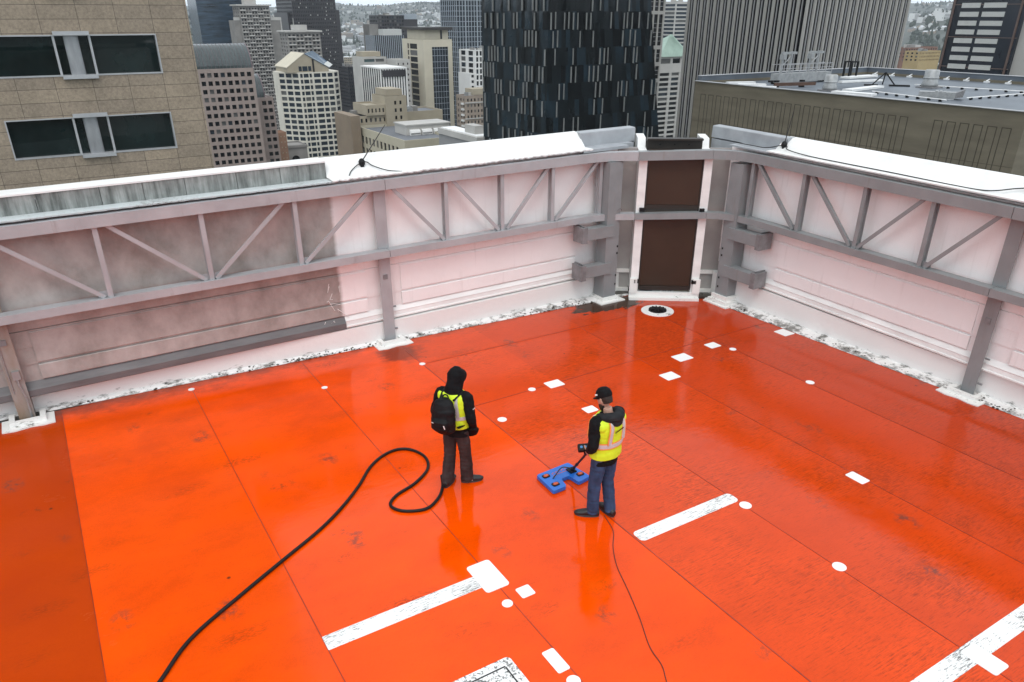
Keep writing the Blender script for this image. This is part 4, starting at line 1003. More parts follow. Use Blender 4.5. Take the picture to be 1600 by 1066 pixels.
for k in (-.6, .6): b.bar((k, 0, 0), (k, 0, 1.6), .16, .16, (0, 1, 0)); b.bar((k, .7, 0), (k, .7, 1.6), .16, .16, (0, 1, 0))
b.bar((-.7, 0, 1.6), (.7, 0, 1.6), .12, .14); b.bar((-.7, .7, 1.6), (.7, .7, 1.6), .12, .14); obj('post', b, M['black'], t, local=True)
bl_ = [((75.3, 55.0), (80.5, 55.3), 1.1, 'long white board along the far kerb of the neighbouring roof'), ((62.5, 45.2), (68.5, 46.2), .9, 'white board beside the nearer roof vent'),
       ((60.3, 44.9), (60.9, 41.4), 1.0, 'short white board by the near roof edge'), ((58.6, 42.6), (58.3, 39.8), .6, 'white strip closest to the near roof edge'),
       ((58.9, 54.6), (60.9, 53.0), .8, 'white plank left of the brown beam'), ((58.2, 52.6), (59.6, 50.6), .5, 'narrow white plank in front of the brown beam'), ((70.0, 51.6), (75.5, 50.9), .5, 'white board behind the nearer roof vent'), ((59.5, 56.6), (62.2, 55.6), .6, 'white plank at the left corner of the neighbouring roof')]
for (a, b2, w, lab) in bl_:
    b = MB(); b.bar((*a, ZR_ + .12), (*b2, ZR_ + .12), w, .18); tag(obj('board', b, M['board_white']), lab, 'board')
def pipe_run(pts, n, lab):
    t = thing('conduit', lab, 'conduit', (*pts[0], ZR_)); b = MB(); b.tube([(x, y, ZR_ + .16) for x, y in pts], .05, 6); obj('pipe', b, M['board_white'], t)
    pb = None; tot = len(pts) - 1
    for k in range(n):
        f = (k + .5) / n * tot; i = int(f); g_ = f - i; x = pts[i][0] + (pts[i + 1][0] - pts[i][0]) * g_; y = pts[i][1] + (pts[i + 1][1] - pts[i][1]) * g_
        if pb is None: m_ = MB(); m_.box(-.11, .11, -.09, .09, 0, .16); pb = obj('support', m_, M['black'], t); o = pb
        else: o = copy_to(pb, t)
        o.location = (x, y, ZR_)
pipe_run([(63.2, 43.2), (61.3, 35.4)], 7, 'white conduit on black blocks in front of the ventilation unit')
pipe_run([(64.4, 35.6), (74.0, 35.0)], 8, 'white conduit on black blocks right of the ventilation unit')
pipe_run([(72.9, 45.5), (74.5, 34.6)], 9, 'white conduit on black blocks passing the far roof vent')
ck = None
for i in range(14):
    y = 57 - 2.1 * i
    if ck is None: b = MB(); b.box(-.15, .15, -.25, .25, 0, .14); b.bar((-.15, 0, .12), (.4, 0, .3), .10, .08); ck = obj('kerb_bracket', b, M['board_white']); o = ck
    else: o = copy_to(ck)
    o.location = (X1 - .75, y, ZR_); tag(o, 'small white bracket along the far kerb of the neighbouring roof', 'bracket', 'white brackets along the far kerb')

# ------------------------------------------------------------------ the roof we look at
def ZL(x): return .0125 * (x + .7)
def ZRt(y): return .015 * (y - 5.4) + .10
def zoff(x, y):
    if y > 12.3 or x < 10.5: return ZL(x)
    if y < 11.4: return ZRt(y)
    t = (x - 10.5) / 1.35; return ZL(10.5) * (1 - t) + ZRt(11.4) * t
CA, CB = Vector((10.62, 12.25)), Vector((11.86, 11.39))
ct = (CB - CA).normalized(); cn = Vector((-ct.y, ct.x)); CL = (CB - CA).length     # outward normal of the chamfer
dk = MB(); dk.prism([(-12, -6), (12.42, -6), (12.42, 10.9), (12.3, 11.6), (11.2, 12.6), (10.6, 12.95), (-12, 12.95)], -.4, 0)
deck = struct('roof_deck', dk, M['deck'])
sm_ = MB()
def seam(a, b, w=.009): sm_.bar((*a, .0025), (*b, .0025), w, .003)
for x in (-.61, 1.34, 3.28): seam((x, -5), (x, 12.72))
seam((5.14, -5), (5.14, 12.3), .014); seam((6.79, -5), (6.79, 9.55)); seam((8.70, -5), (8.66, 11.4), .008); seam((10.52, -5), (10.5, 11.1), .008)
seam((5.14, 9.56), (12.2, 9.66), .012); seam((5.14, 11.5), (9.9, 11.46), .009)
obj('seam', sm_, M['seam'], deck)

def rect_patch(cx, cy, w, d, rz=0, r=.03, h=.006):
    poly = []
    for sx, sy, a0 in ((1, 1, 0), (-1, 1, 90), (-1, -1, 180), (1, -1, 270)):
        for k in range(4):
            a = R(a0 + 30 * k); poly.append((sx * (w / 2 - r) + r * math.cos(a), sy * (d / 2 - r) + r * math.sin(a)))
    c, s = math.cos(rz), math.sin(rz); b = MB(); b.prism([(cx + x * c - y * s, cy + x * s + y * c) for x, y in poly], .001, h); return b
discs = [((1.33, 12.62), .055, 'white disc by the left wall foot at the end of a seam'), ((3.29, 11.50), .055, 'white disc on the seam nearest the wall, left of the hooded person'),
         ((5.14, 11.51), .06, 'white disc on the seam below the middle column'), ((5.16, 9.71), .065, 'white disc just right of the hooded head'), ((5.3, 8.93), .08, 'white disc between the two people'),
         ((6.28, 9.58), .07, 'white disc next to the square patch on the cross seam'), ((10.49, 9.02), .07, 'white disc right of the four square patches near the right wall'), ((10.55, 7.28), .08, 'white disc alone on the right side of the deck'),
         ((6.81, 5.28), .085, 'white disc at the rounded end of the strip by the vest wearer'), ((6.81, 3.85), .085, 'scuffed white disc on the seam between two white strips'), ((3.22, 5.34), .065, 'white disc beside the large patch and small square'), ((3.21, 4.10), .075, 'white disc at the bottom picture edge below the oblong patch')]
ds = None
for (x, y), r, lab in discs:
    if ds is None: b = MB(); b.lathe([(1., .0), (1., .85), (.93, 1.)], n=28); ds = obj('patch_disc', b, M['patch_white']); o = ds
    else: o = copy_to(ds)
    o.location = (x, y, .001); o.scale = (r * .93, r * .93, .007); tag(o, lab, 'patch', 'round white patches on the deck')
sq = [((6.73, 9.56), .30, .24, 'white square patch on the cross seam above the cap wearer'), ((6.69, 8.48), .22, .19, 'small white square patch left of the capped head'), ((8.65, 8.75), .30, .26, 'white square patch nearest right of the capped person, in the row of three'),
      ((9.40, 9.24), .33, .27, 'white square patch in the middle of the row of three'), ((10.30, 9.36), .26, .22, 'white square patch farthest along the row of three'), ((12.0, 9.08), .28, .30, 'white square patch at the foot of the right wall'),
      ((8.62, 4.93), .17, .28, 'white oblong patch alone in the wet right part of the deck'), ((3.49, 5.40), .17, .17, 'small white square patch right of the large white patch'), ((3.21, 4.40), .14, .31, 'white oblong patch near the worn cover')]
for (x, y), w, d, lab in sq: tag(obj('patch_square', rect_patch(x, y, w, d, 0, .02), M['patch_white']), lab, 'patch', 'square white patches on the deck')
o = tag(obj('patch_strip', rect_patch(2.25, 5.81, 1.82, .21, 0, .008, .005), M['strip']), 'scuffed white strip leading to the large white patch', 'strip', 'white strips on the deck')
tag(obj('patch_plate', rect_patch(3.26, 5.84, .30, .50, 0, .04, .009), M['patch_white']), 'large clean white patch at the end of the lower strip', 'patch')
tag(obj('patch_strip', rect_patch(6.0, 5.50, 1.66, .205, 0, .06, .005), M['strip']), 'scuffed white strip with rounded end right of the vest wearer', 'strip', 'white strips on the deck')
tag(obj('patch_strip', rect_patch(7.6, 2.30, 3.8, .21, 0, .01, .005), M['strip']), 'long scuffed white strip in the lower right corner', 'strip', 'white strips on the deck')
tag(obj('patch_plate', rect_patch(6.84, 2.19, .24, .36, 0, .03, .009), M['patch_white']), 'clean white patch crossing the strip in the lower right corner', 'patch')
t = thing('access_cover', 'worn white square cover cut by the bottom picture edge', 'cover', (2.45, 4.3, 0))
obj('plate', rect_patch(2.45, 4.33, .78, .72, 0, .05, .012), M['cover'], t); b = MB()
for s in (-1, 1): b.box(2.45 - .29, 2.45 + .29, 4.33 + s * .26 - .007, 4.33 + s * .26 + .007, .0125, .016); b.box(2.45 + s * .29 - .007, 2.45 + s * .29 + .007, 4.33 - .25, 4.33 + .25, .0125, .016)
obj('rim_line', b, M['black_cable'], t)
t = thing('floor_drain', 'roof drain with white ring and low black strainer at the chamfered corner', 'drain', (10.66, 11.36, 0))
b = MB(); b.lathe([(.35, .0), (.35, .012), (.20, .02), (.19, .0)], n=36); obj('ring', b, M['flash'], t, local=True)
b = MB()
for k in range(12):
    a = 2 * math.pi * k / 12; b.tube([(.19 * math.cos(a), .19 * math.sin(a), .01), (.17 * math.cos(a), .17 * math.sin(a), .05), (.05 * math.cos(a), .05 * math.sin(a), .065)], .014, 6)
b.lathe([(.08, .055), (.07, .07), (.01, .075)], n=16); b.lathe([(.18, .012), (.18, .03), (.15, .03)], n=24); obj('strainer', b, M['black'], t, local=True)

# ---- left parapet wall
def xs_range(a, b, st):
    n = max(1, int(round((b - a) / st))); return [a + (b - a) * i / n for i in range(n + 1)]
def Lp(xs): return [(Vector((x, 12.6, ZL(x))), Vector((0, 1, 0))) for x in xs]
def Rp(ys): return [(Vector((12.2, y, ZRt(y))), Vector((1, 0, 0))) for y in ys]
XL0, XL1, YR0, YR1 = -8., 10.78, 11.55, -3.
def foot_o(x): return 12.985 - .044 * (x + .7) - 12.6
pl = thing('parapet_wall', 'left parapet wall, half stained taupe and half white, with white cap', 'wall', (2, 12.9, 0))
w = MB(); X_ = xs_range(XL0, XL1, .5)
sweep(w, Lp(X_), [(.34, .58), (.34, .86), (.355, .862), (.325, .864), (.325, 1.14), (.34, 1.142), (.315, 1.144), (.315, 1.41), (.335, 1.412), (.315, 1.43), (.32, 3.06), (.62, 3.06), (.62, -4), (.7, -4), (.7, 3.0), (.62, 3.1), (.62, .58)], closed=True)
obj('wall_face', w, M['wall_l'], pl)
pb = MB()
for (xa, xb) in ((-6.7, -1.35), (-.72, 4.72), (5.42, 9.55)):
    for z0_, z1_ in ((.60, .85), (.885, 1.39)):
        sweep(pb, Lp(xs_range(xa, xb, .5)), [(.31, z0_), (.302, z0_ + .012), (.302, z1_ - .012), (.31, z1_), (.345, z1_), (.345, z0_)])
obj('raised_panel', pb, M['wall_l'], pl)
w = MB()
vs = []; prof_n = 5
for x in X_:
    f = foot_o(x); z = ZL(x)
    vs += [(x, 12.6 + f, .004), (x, 12.6 + f + .02, .03), (x, 12.6 + max(f + .09, .20), .055), (x, 12.6 + max(f + .10, .21), .34 + z), (x, 13.1, .36 + z)]
w.add(vs, [(i * 5 + j, (i + 1) * 5 + j, (i + 1) * 5 + j + 1, i * 5 + j + 1) for i in range(len(X_) - 1) for j in range(4)]); obj('wall_foot', w, M['foot'], pl)
w = MB(); sweep(w, Lp(xs_range(XL0, 4.24, .5)), [(.27, .355), (.255, .37), (.255, .47), (.28, .50), (.335, .585), (.36, .585), (.36, .355)]); obj('sill', w, M['sill_dark'], pl)['label'] = 'dark grey sill of the stained half'
w = MB(); sweep(w, Lp(xs_range(4.243, 10.5, .5)), [(.27, .37), (.255, .38), (.255, .405), (.275, .415), (.285, .49), (.275, .50), (.335, .585), (.36, .585), (.36, .37)]); obj('sill', w, M['white'], pl)
rng = random.Random(4)
def ragged_cap(path_xs, P, z_edge, back, zback, rag):
    vs = []; n = 6
    for x in path_xs:
        p, nn = P([x])[0]; j1, j2 = rng.uniform(-rag, rag), rng.uniform(-rag, rag) * .5
        for o_, z in ((.075 + j1, z_edge - .012 + j2), (.07 + j1, z_edge + .012 + j2), (.35, z_edge + .02), (back, zback), (back + .12, zback + .01), (back + .13, zback - .25)): vs.append(p + nn * o_ + Vector((0, 0, z)))
    return vs, [(i * n + j, (i + 1) * n + j, (i + 1) * n + j + 1, i * n + j + 1) for i in range(len(path_xs) - 1) for j in range(n - 1)]
cw_ = MB(); v_, f_ = ragged_cap(xs_range(4.20, 9.72, .045), Lp, 3.12, .62, 3.40, .018); cw_.add(v_, f_)
capo = obj('cap_sheet', cw_, M['white'], pl)
led = MB(); v2 = []; xs2 = xs_range(XL0, 4.21, .045)
for x in xs2:
    p, nn = Lp([x])[0]; j1 = rng.uniform(-.015, .015)
    for o_, z in ((.075 + j1, 3.09), (.07 + j1, 3.112), (.20, 3.118), (.36, 3.12)): v2.append(p + nn * o_ + Vector((0, 0, z)))
led.add(v2, [(i * 4 + j, (i + 1) * 4 + j, (i + 1) * 4 + j + 1, i * 4 + j + 1) for i in range(len(xs2) - 1) for j in range(3)])
obj('ledge', led, M['cap_edge'], pl)
u = MB(); xx = XL0
while xx < 4.2:
    wdt = min(4.205 - xx, rng.uniform(.55, 1.0)); dy = rng.uniform(-.004, .004)
    sweep(u, Lp([xx + .004, xx + wdt - .004]), [(.36 + dy, 3.10), (.365 + dy, 3.385), (.60, 3.385), (.60, 3.10)]); xx += wdt
obj('upstand', u, M['upstand'], pl)['label'] = 'weathered streaked grey upstand'
u = MB(); sweep(u, Lp(xs_range(XL0, 4.21, .5)), [(.352, 3.388), (.352, 3.412), (.75, 3.42), (.75, 3.388)]); obj('upstand_cap', u, M['white'], pl)
u = MB(); sweep(u, Lp([9.70, 10.4, 11.16]), [(.49, 3.125), (.50, 3.385), (.51, 3.40), (.70, 3.41), (.70, 3.10)]); sweep(u, Lp([9.5, 10.2, 10.66]), [(.08, 3.07), (.08, 3.128), (.488, 3.13), (.488, 3.07)]); sweep(u, Lp([10.665, 10.98]), [(.31, 2.7), (.31, 3.127), (.487, 3.128), (.487, 2.7)]); sweep(u, Lp([10.66, 11.15]), [(.495, 2.5), (.495, 3.098), (.695, 3.098), (.695, 2.5)]); obj('end_upstand', u, M['cap_grey'], pl)['label'] = 'bare grey upstand end beside the brown panels'
ms = MB()   # thin paint drips where the clean half starts
for k in range(9):
    x = 4.0 + rng.uniform(-.15, .3); z = rng.uniform(.5, 1.3); ms.tube([(x, 12.6 + .297, z), (x + rng.uniform(-.08, .1), 12.6 + .296, z + rng.uniform(-.12, .12)), (x + rng.uniform(-.05, .2), 12.6 + .297, z + rng.uniform(-.2, .1))], .006, 5)
obj('paint_drip', ms, M['white'], pl)
cr_ = MB()     # crusty mould lumps along the foot
mo = MB()
for k in range(230):
    x = rng.choice((rng.gauss(4.9, .6), rng.uniform(-.6, 9.5), rng.gauss(8.8, .7), rng.gauss(3.0, .6))); f = foot_o(x); y = 12.6 + f + abs(rng.gauss(0, .05)) - .01; s = rng.uniform(.006, .022)
    mo.lathe([(s, 0), (s * 1.2, s * .5), (s * .4, s)], (x, y, .01 + max(0, (y - 12.6 - f)) * .4), 5)
tag(obj('moss_crust', mo, M['mud'], pl), kind='stuff')

# ---- right parapet wall
pr = thing('parapet_wall', 'right parapet wall, clean pinkish white with a white sloping cap', 'wall', (12.5, 5, 0))
w = MB(); Y_ = xs_range(YR0, YR1, .5)
sweep(w, Rp(Y_), [(.34, .58), (.34, .86), (.325, .864), (.325, 1.14), (.34, 1.142), (.315, 1.144), (.315, 1.41), (.335, 1.412), (.315, 1.43), (.32, 3.06), (.62, 3.06), (.62, -4), (.7, -4), (.7, 3.0), (.62, 3.1), (.62, .58)][::-1]); obj('wall_face', w, M['wall'], pr)
pb = MB()
for (ya, yb) in ((9.95, 5.85), (5.15, -.6)):
    for z0_, z1_ in ((.60, .85), (.885, 1.39)): sweep(pb, Rp(xs_range(ya, yb, .5)), [(.31, z0_), (.302, z0_ + .012), (.302, z1_ - .012), (.31, z1_), (.345, z1_), (.345, z0_)][::-1])
obj('raised_panel', pb, M['wall'], pr)
def foot_r(y): return 12.09 + .045 * (11.2 - y) * (1 if y > 5.5 else .8) - 12.2
w = MB(); vs = []
for y in Y_:
    f = foot_r(y); z = ZRt(y); vs += [(12.2 + f, y, .004), (12.2 + f + .02, y, .03), (12.2 + max(f + .09, .20), y, .055), (12.2 + max(f + .10, .21), y, .34 + z), (12.7, y, .36 + z)]
w.add(vs, [(i * 5 + j + 1, (i + 1) * 5 + j + 1, (i + 1) * 5 + j, i * 5 + j) for i in range(len(Y_) - 1) for j in range(4)]); obj('wall_foot', w, M['foot'], pr)
w = MB(); sweep(w, Rp(xs_range(11.2, YR1, .5)), [(.27, .37), (.255, .38), (.255, .405), (.275, .415), (.285, .49), (.275, .50), (.335, .585), (.36, .585), (.36, .37)][::-1]); obj('sill', w, M['white'], pr)
cw_ = MB(); v_, f_ = ragged_cap(xs_range(10.45, YR1, .045), Rp, 3.13, .62, 3.36, .02); cw_.add(v_, [f[::-1] for f in f_]); obj('cap_sheet', cw_, M['white'], pr)
u = MB(); sweep(u, Rp([12.34, 11.2, 10.3]), [(.49, 3.125), (.50, 3.345), (.51, 3.36), (.70, 3.37), (.70, 3.10)][::-1]); sweep(u, Rp([12.33, 11.44]), [(.495, 2.5), (.495, 3.098), (.695, 3.098), (.695, 2.5)][::-1]); sweep(u, Rp([11.42, 10.9, 10.4]), [(.08, 3.10), (.08, 3.128), (.488, 3.13), (.488, 3.10)][::-1]); obj('end_upstand', u, M['cap_grey'], pr)
mo = MB()
for k in range(150):
    y = rng.choice((rng.gauss(10.6, .5), rng.uniform(4.5, 10), rng.gauss(5.3, .5), rng.gauss(7.3, .5))); f = foot_r(y); x = 12.2 + f + abs(rng.gauss(0, .045)) - .008; s = rng.uniform(.006, .02)
    mo.lathe([(s, 0), (s * 1.2, s * .5), (s * .4, s)], (x, y, .01 + max(0, x - 12.2 - f) * .4), 5)
tag(obj('moss_crust', mo, M['mud'], pr), kind='stuff')

# ---- chamfered corner with brown panels
ch = thing('corner_wall', 'chamfered parapet corner with two brown metal panels between white piers', 'wall', (11.3, 11.9, 0))
def C3(t, o, z): p = CA + ct * t + cn * o; return Vector((p.x, p.y, z))
def cbox(mb, t0, t1, o0, o1, z0, z1):
    c = C3((t0 + t1) / 2, (o0 + o1) / 2, (z0 + z1) / 2); mb.obox(c, Vector((*ct, 0)) * (t1 - t0) / 2, Vector((*cn, 0)) * (o1 - o0) / 2, Vector((0, 0, (z1 - z0) / 2)))
def pier(t0, t1):
    b = MB(); pts = [(.07, .16), (1.25, .16), (1.25, 3.39), (.74, 3.37), (.66, 3.19), (.07, 3.17)]; n = len(pts)
    b.add([C3(t0, o_, z) for o_, z in pts] + [C3(t1, o_, z) for o_, z in pts], [tuple(range(n)), tuple(range(2 * n - 1, n - 1, -1))] + [(i, n + i, n + (i + 1) % n, (i + 1) % n) for i in range(n)])
    return obj('pier', b, M['white'], ch)
pier(.0, .17); pier(CL - .17, CL)
b = MB(); cbox(b, -.75, -.002, .52, .60, 0, 3.2); cbox(b, CL + .002, CL + .75, .52, .60, 0, 3.2); obj('return_wall', b, mat('grey_shaded_membrane', (.36, .345, .33), .6, .15, 2), ch)  # white return walls, their shade painted in as a grey base colour
b = MB()
for t0, t1 in ((-.75, -.003), (CL + .003, CL + .75)): cbox(b, t0, t1, .47, .515, .48, .56); cbox(b, t0, t1, .44, .517, 0, .12)
obj('return_sill', b, M['flash'], ch)
b = MB(); cbox(b, -.02, CL + .02, .04, .14, .0, .16); cbox(b, -.02, CL + .02, -.05, .035, 0, .06); cbox(b, -.02, .14, .0, .06, .165, .48); cbox(b, CL - .14, CL + .02, .0, .06, .165, .48); obj('kerb', b, M['flash'], ch)
for z0_, z1_ in ((.30, 1.97), (2.10, 3.22)):
    b = MB(); cbox(b, .205, CL - .205, .11, .16, z0_, z1_); po = obj('brown_panel', b, M['brown'], ch)
b = MB()
for t0 in (.18, CL - .20): cbox(b, t0, t0 + .02, .10, .17, .22, 3.22)
cbox(b, .2, CL - .2, .09, .17, .20, .295); cbox(b, .2, CL - .2, .10, .17, 1.98, 2.095); obj('panel_frame', b, M['brown_dark'], ch)
b = MB(); cbox(b, .175, CL - .175, .50, .56, 3.0, 3.36); cbox(b, .175, CL - .175, .40, .60, 3.365, 3.40); cbox(b, .22, CL - .22, .30, .495, 3.10, 3.18); obj('top_rail', b, M['brown_dark'], ch)
b = MB()
for t0 in (.12, CL - .12):
    for z in (.42, 2.0): cbox(b, t0 - .05, t0 + .05, .0, .065, z - .04, z + .04)
for t0 in (.45, .75, 1.05): cbox(b, t0 - .015, t0 + .015, .485, .498, 3.26, 3.29)
obj('bolt', b, M['black'], ch)
b = MB(); b.prism([(10.45, 12.6), (10.9, 12.5), (10.7, 12.95), (10.4, 12.95)], .004, .05); b.prism([(11.9, 11.5), (12.45, 11.2), (12.45, 11.9), (12.0, 11.8)], .004, .05); obj('corner_debris', b, M['mud'], ch)

# ---- trusses
ARC = [(9.45, 12.60, 0, 1), (9.75, 12.585, .08, 1), (10.05, 12.51, .3, .95), (10.32, 12.38, .5, .87), (10.56, 12.225, .57, .82)]
ARC2 = [(11.80, 11.36, .57, .82), (11.99, 11.20, .72, .69), (12.11, 11.02, .88, .47), (12.175, 10.83, .97, .2), (12.2, 10.6, 1, 0)]
def pth(pts): return [(Vector((x, y, zoff(x, y))), Vector((a, b, 0)).normalized()) for x, y, a, b in pts]
TOP, BOT = [(0, 2.88), (0, 3.055), (.20, 3.055), (.20, 2.88)], [(0, 1.66), (0, 1.79), (.21, 1.79), (.21, 1.66)]
def truss(label, path, webs, verts, ax, stl=None):
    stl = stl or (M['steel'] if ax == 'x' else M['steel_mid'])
    t = thing('steel_truss', label, 'truss', tuple(path[0][0]), group=None)
    flip = ax == 'y'
    for nm, pf in (('top_chord', TOP), ('bottom_chord', BOT)):
        b = MB(); sweep(b, path, pf[::-1] if True else pf); obj(nm, b, stl, t)
    def at(s, z, o_=.09):
        return Vector((s, 12.6 + o_, z + ZL(s))) if ax == 'x' else Vector((12.2 + o_, s, z + ZRt(s)))
    for s in verts:
        b = MB(); nrm = (0, 1, 0) if ax == 'x' else (1, 0, 0)
        b.bar(at(s, 1.79, .05), at(s, 2.88, .05), .075, .012, nrm); b.bar(at(s, 1.79, .11), at(s, 2.88, .11), .014, .11, nrm); b.bar(at(s, 1.79, .172), at(s, 2.88, .172), .075, .012, nrm); obj('vertical', b, stl, t)
    for s0, s1 in webs:      # s0 at the top chord, s1 at the bottom chord
        b = MB(); nrm = (0, 1, 0) if ax == 'x' else (1, 0, 0)
        b.bar(at(s0, 2.88, .06), at(s1, 1.80, .06), .065, .014, nrm); b.bar(at(s0, 2.88, .11), at(s1, 1.80, .11), .016, .085, nrm); obj('diagonal', b, stl, t)
        g_ = MB(); g_.bar(at(s1 - .09, 1.84, .1), at(s1 + .09, 1.84, .1), .012, .10); obj('gusset', g_, stl, t)
    return t
def strL(a, b): return [(x, 12.6, 0, 1) for x in xs_range(a, b, .8)]
def strR(a, b): return [(12.2, y, 1, 0) for y in xs_range(a, b, .8)]
truss('grey steel truss on the far left, beyond the leftmost column', pth(strL(-7.3, -1.11)), [(-7.1, -5.8), (-5.6, -4.3), (-2.8, -4.1), (-1.3, -2.6)], [-5.7, -4.2, -2.7], 'x')
truss('grey steel truss in front of the stained left wall', pth(strL(-1.10, 5.115)), [(-.86, .41), (.66, 1.92), (3.31, 2.07), (4.83, 3.57)], [.49, 2.0, 3.5], 'x')
truss('grey steel truss between the middle column and the chamfered corner', pth(strL(5.125, 9.4)[:-1] + ARC), [(5.27, 6.27), (6.48, 7.48), (8.62, 7.66), (9.86, 8.82)], [6.33, 7.55, 8.74, 9.95], 'x')
tc_ = thing('corner_beam', 'pair of grey steel beams crossing the brown panels at the corner', 'beam', (11.2, 11.8, 0))
for nm, pf in (('top_beam', TOP), ('bottom_beam', BOT)):
    b = MB(); sweep(b, pth([(10.565, 12.222, .57, .82), (11.795, 11.363, .57, .82)]), pf[::-1]); obj(nm, b, M['steel_mid'], tc_)
truss('grey steel truss along the right wall, left of the right column', pth(ARC2 + strR(10.4, 5.63)), [(10.57, 9.51), (9.27, 8.22), (7.04, 8.07), (5.80, 6.77)], [10.68, 9.42, 8.12, 6.86], 'y')
truss('grey steel truss at the right picture edge, beyond the right column', pth(strR(5.62, -.55)), [(5.4, 4.3), (4.1, 3.0), (1.9, 2.9), (.6, 1.7)], [4.2, 2.95, 1.75], 'y')
for x in (): pass

# ---- columns
def column(label, cx, cy, ax, conduit):
    """H-section column; ax = 'x' on the left wall (flanges face -y), 'y' on the right wall (flanges face -x)"""
    t = thing('steel_column', label, 'column', (cx, cy, 0)); z = zoff(cx, cy)
    def bx(mb, u0, u1, d0, d1, z0, z1):
        if ax == 'x': mb.box(cx + u0, cx + u1, cy + d0, cy + d1, z0, z1)
        else: mb.box(cx + d0, cx + d1, cy - u1, cy - u0, z0, z1)
    b = MB()
    for z0_, z1_ in ((.03, 1.655 + z), (1.795 + z, 2.875 + z)):
        bx(b, -.11, .11, 0, .016, z0_, z1_); bx(b, -.008, .008, .016, .21, z0_, z1_); bx(b, -.11, .11, .21, .226, z0_, z1_)
    obj('shaft', b, M['rust'] if conduit else (M['steel'] if ax == 'x' else M['steel_mid']), t)
    b = MB(); bx(b, -.14, .14, -.03, .2, 1.62 + z, 1.655 + z); bx(b, -.005, .005, -.11, -.075, 1.62 + z, 3.09 + z) if False else None
    bx(b, -.05, .04, -.012, -.001, 1.28, 1.37)
    obj('clip', b, M['steel_dark'], t)
    b = MB(); rr = random.Random(int(cx * 10))
    def pz(u, d): return (cx + u, cy + d) if ax == 'x' else (cx + d, cy - u)
    pol = [(-.36, -.28), (-.36, .12), (.36, .12), (.36, -.28), (.2, -.30), (.02, -.27), (-.18, -.31)]
    b.prism([pz(u_, d_) for u_, d_ in pol] if ax == 'x' else [pz(u_, d_) for u_, d_ in pol], .002, .02)
    for u0, u1, d0, d1 in ((-.25, -.17, -.16, .18), (.17, .25, -.16, .18), (-.168, .168, -.16, -.09)): bx(b, u0, u1, d0, d1, .02, .085)
    obj('base_flashing', b, M['flash'], t)
    b = MB(); bx(b, -.165, .165, -.085, .20, .021, .03); obj('base_gap', b, M['mud'], t)
    if conduit:
        b = MB(); f = lambda u_, d_, z_: (*pz(u_, d_), z_)
        b.tube([f(.06, -.02, .03), f(.07, -.03, .4), f(.03, -.03, .62), f(.03, -.02, .75)], .014, 8); bx(b, -.02, .08, -.05, -.002, .72, .86); b.tube([f(-.07, -.012, .5), f(-.07, -.012, 1.6)], .009, 6); obj('conduit', b, M['galv'], t)
    else:
        b = MB(); f = lambda u_, d_, z_: (*pz(u_, d_), z_)
        for zz in (.25, .7): b.tube([f(.11, .04, zz), f(.18, .04, zz)], .018, 8)
        obj('bolt', b, M['steel_dark'], t)
    return t
column('rust stained steel column with conduit at the left picture edge', -1.07, 12.80, 'x', True)
column('grey steel column in the middle of the left wall', 5.06, 12.77, 'x', False)
column('grey steel column near the right picture edge', 12.40, 5.60, 'y', False)
def corner_column(label, x0, y0, side):
    t = thing('corner_column', label, 'column', (x0 + .17, y0 + .17, 0)); z = .14
    b = MB(); b.box(x0, x0 + .34, y0, y0 + .34, .10, 3.0); obj('shaft', b, M['steel_mid'], t)
    for zz in (.62, 1.44):
        b = MB()
        if side == 'L': b.box(x0 - .52, x0 + .16, y0 - .03, y0 + .20, zz + .02, zz + .26)
        else: b.box(x0 - .03, x0 + .20, y0 - .60, y0 + .16, zz + .02, zz + .26)
        obj('bracket', b, M['steel_mid'], t)
        b = MB()
        if side == 'L': b.box(x0 - .66, x0 - .535, y0 - .05, y0 + .0, zz - .03, zz + .30); b.box(x0 - .56, x0 - .525, y0 + .0, y0 + .36, zz - .03, zz + .30); b.box(x0 - .66, x0 - .62, y0, y0 + .3, zz - .03, zz + .30)
        else: b.box(x0 - .05, x0, y0 - .74, y0 - .615, zz - .03, zz + .30); b.box(x0, x0 + .36, y0 - .64, y0 - .605, zz - .03, zz + .30); b.box(x0, x0 + .3, y0 - .74, y0 - .70, zz - .03, zz + .30)
        obj('end_plate', b, M['steel_dark'], t)
    b = MB(); b.box(x0 - .05, x0 + .39, y0 - .05, y0 + .39, .0, .10 if side == 'L' else .20)
    if side == 'R': b.box(x0 - .10, x0 + .44, y0 - .10, y0 + .44, 0, .10)
    b.box(x0 - .17, x0 + .5, y0 - .17, y0 + .5, 0, .025); obj('plinth', b, M['flash'], t)
    b = MB()
    for zz in (.35, .55, 1.05, 1.2): b.box(x0 + (.30 if side == 'L' else -.012), x0 + (.33 if side == 'L' else -.002), y0 - .012 if side == 'L' else y0 + .26, y0 - .002 if side == 'L' else y0 + .29, zz, zz + .04)
    obj('bolt', b, M['black'], t)
    b = MB(); b.tube([(x0 + .28 + .05 * math.cos(a), y0 - .05, 1.86 + z + .05 * math.sin(a)) for a in [math.pi * k / 8 for k in range(9)]], .01, 6); obj('lifting_ring', b, M['steel_dark'], t)
    return t
corner_column('boxy grey steel column left of the brown panels, arms to the left', 10.0, 12.43, 'L')
corner_column('boxy grey steel column right of the brown panels, arms to the right', 12.15, 10.84, 'R')

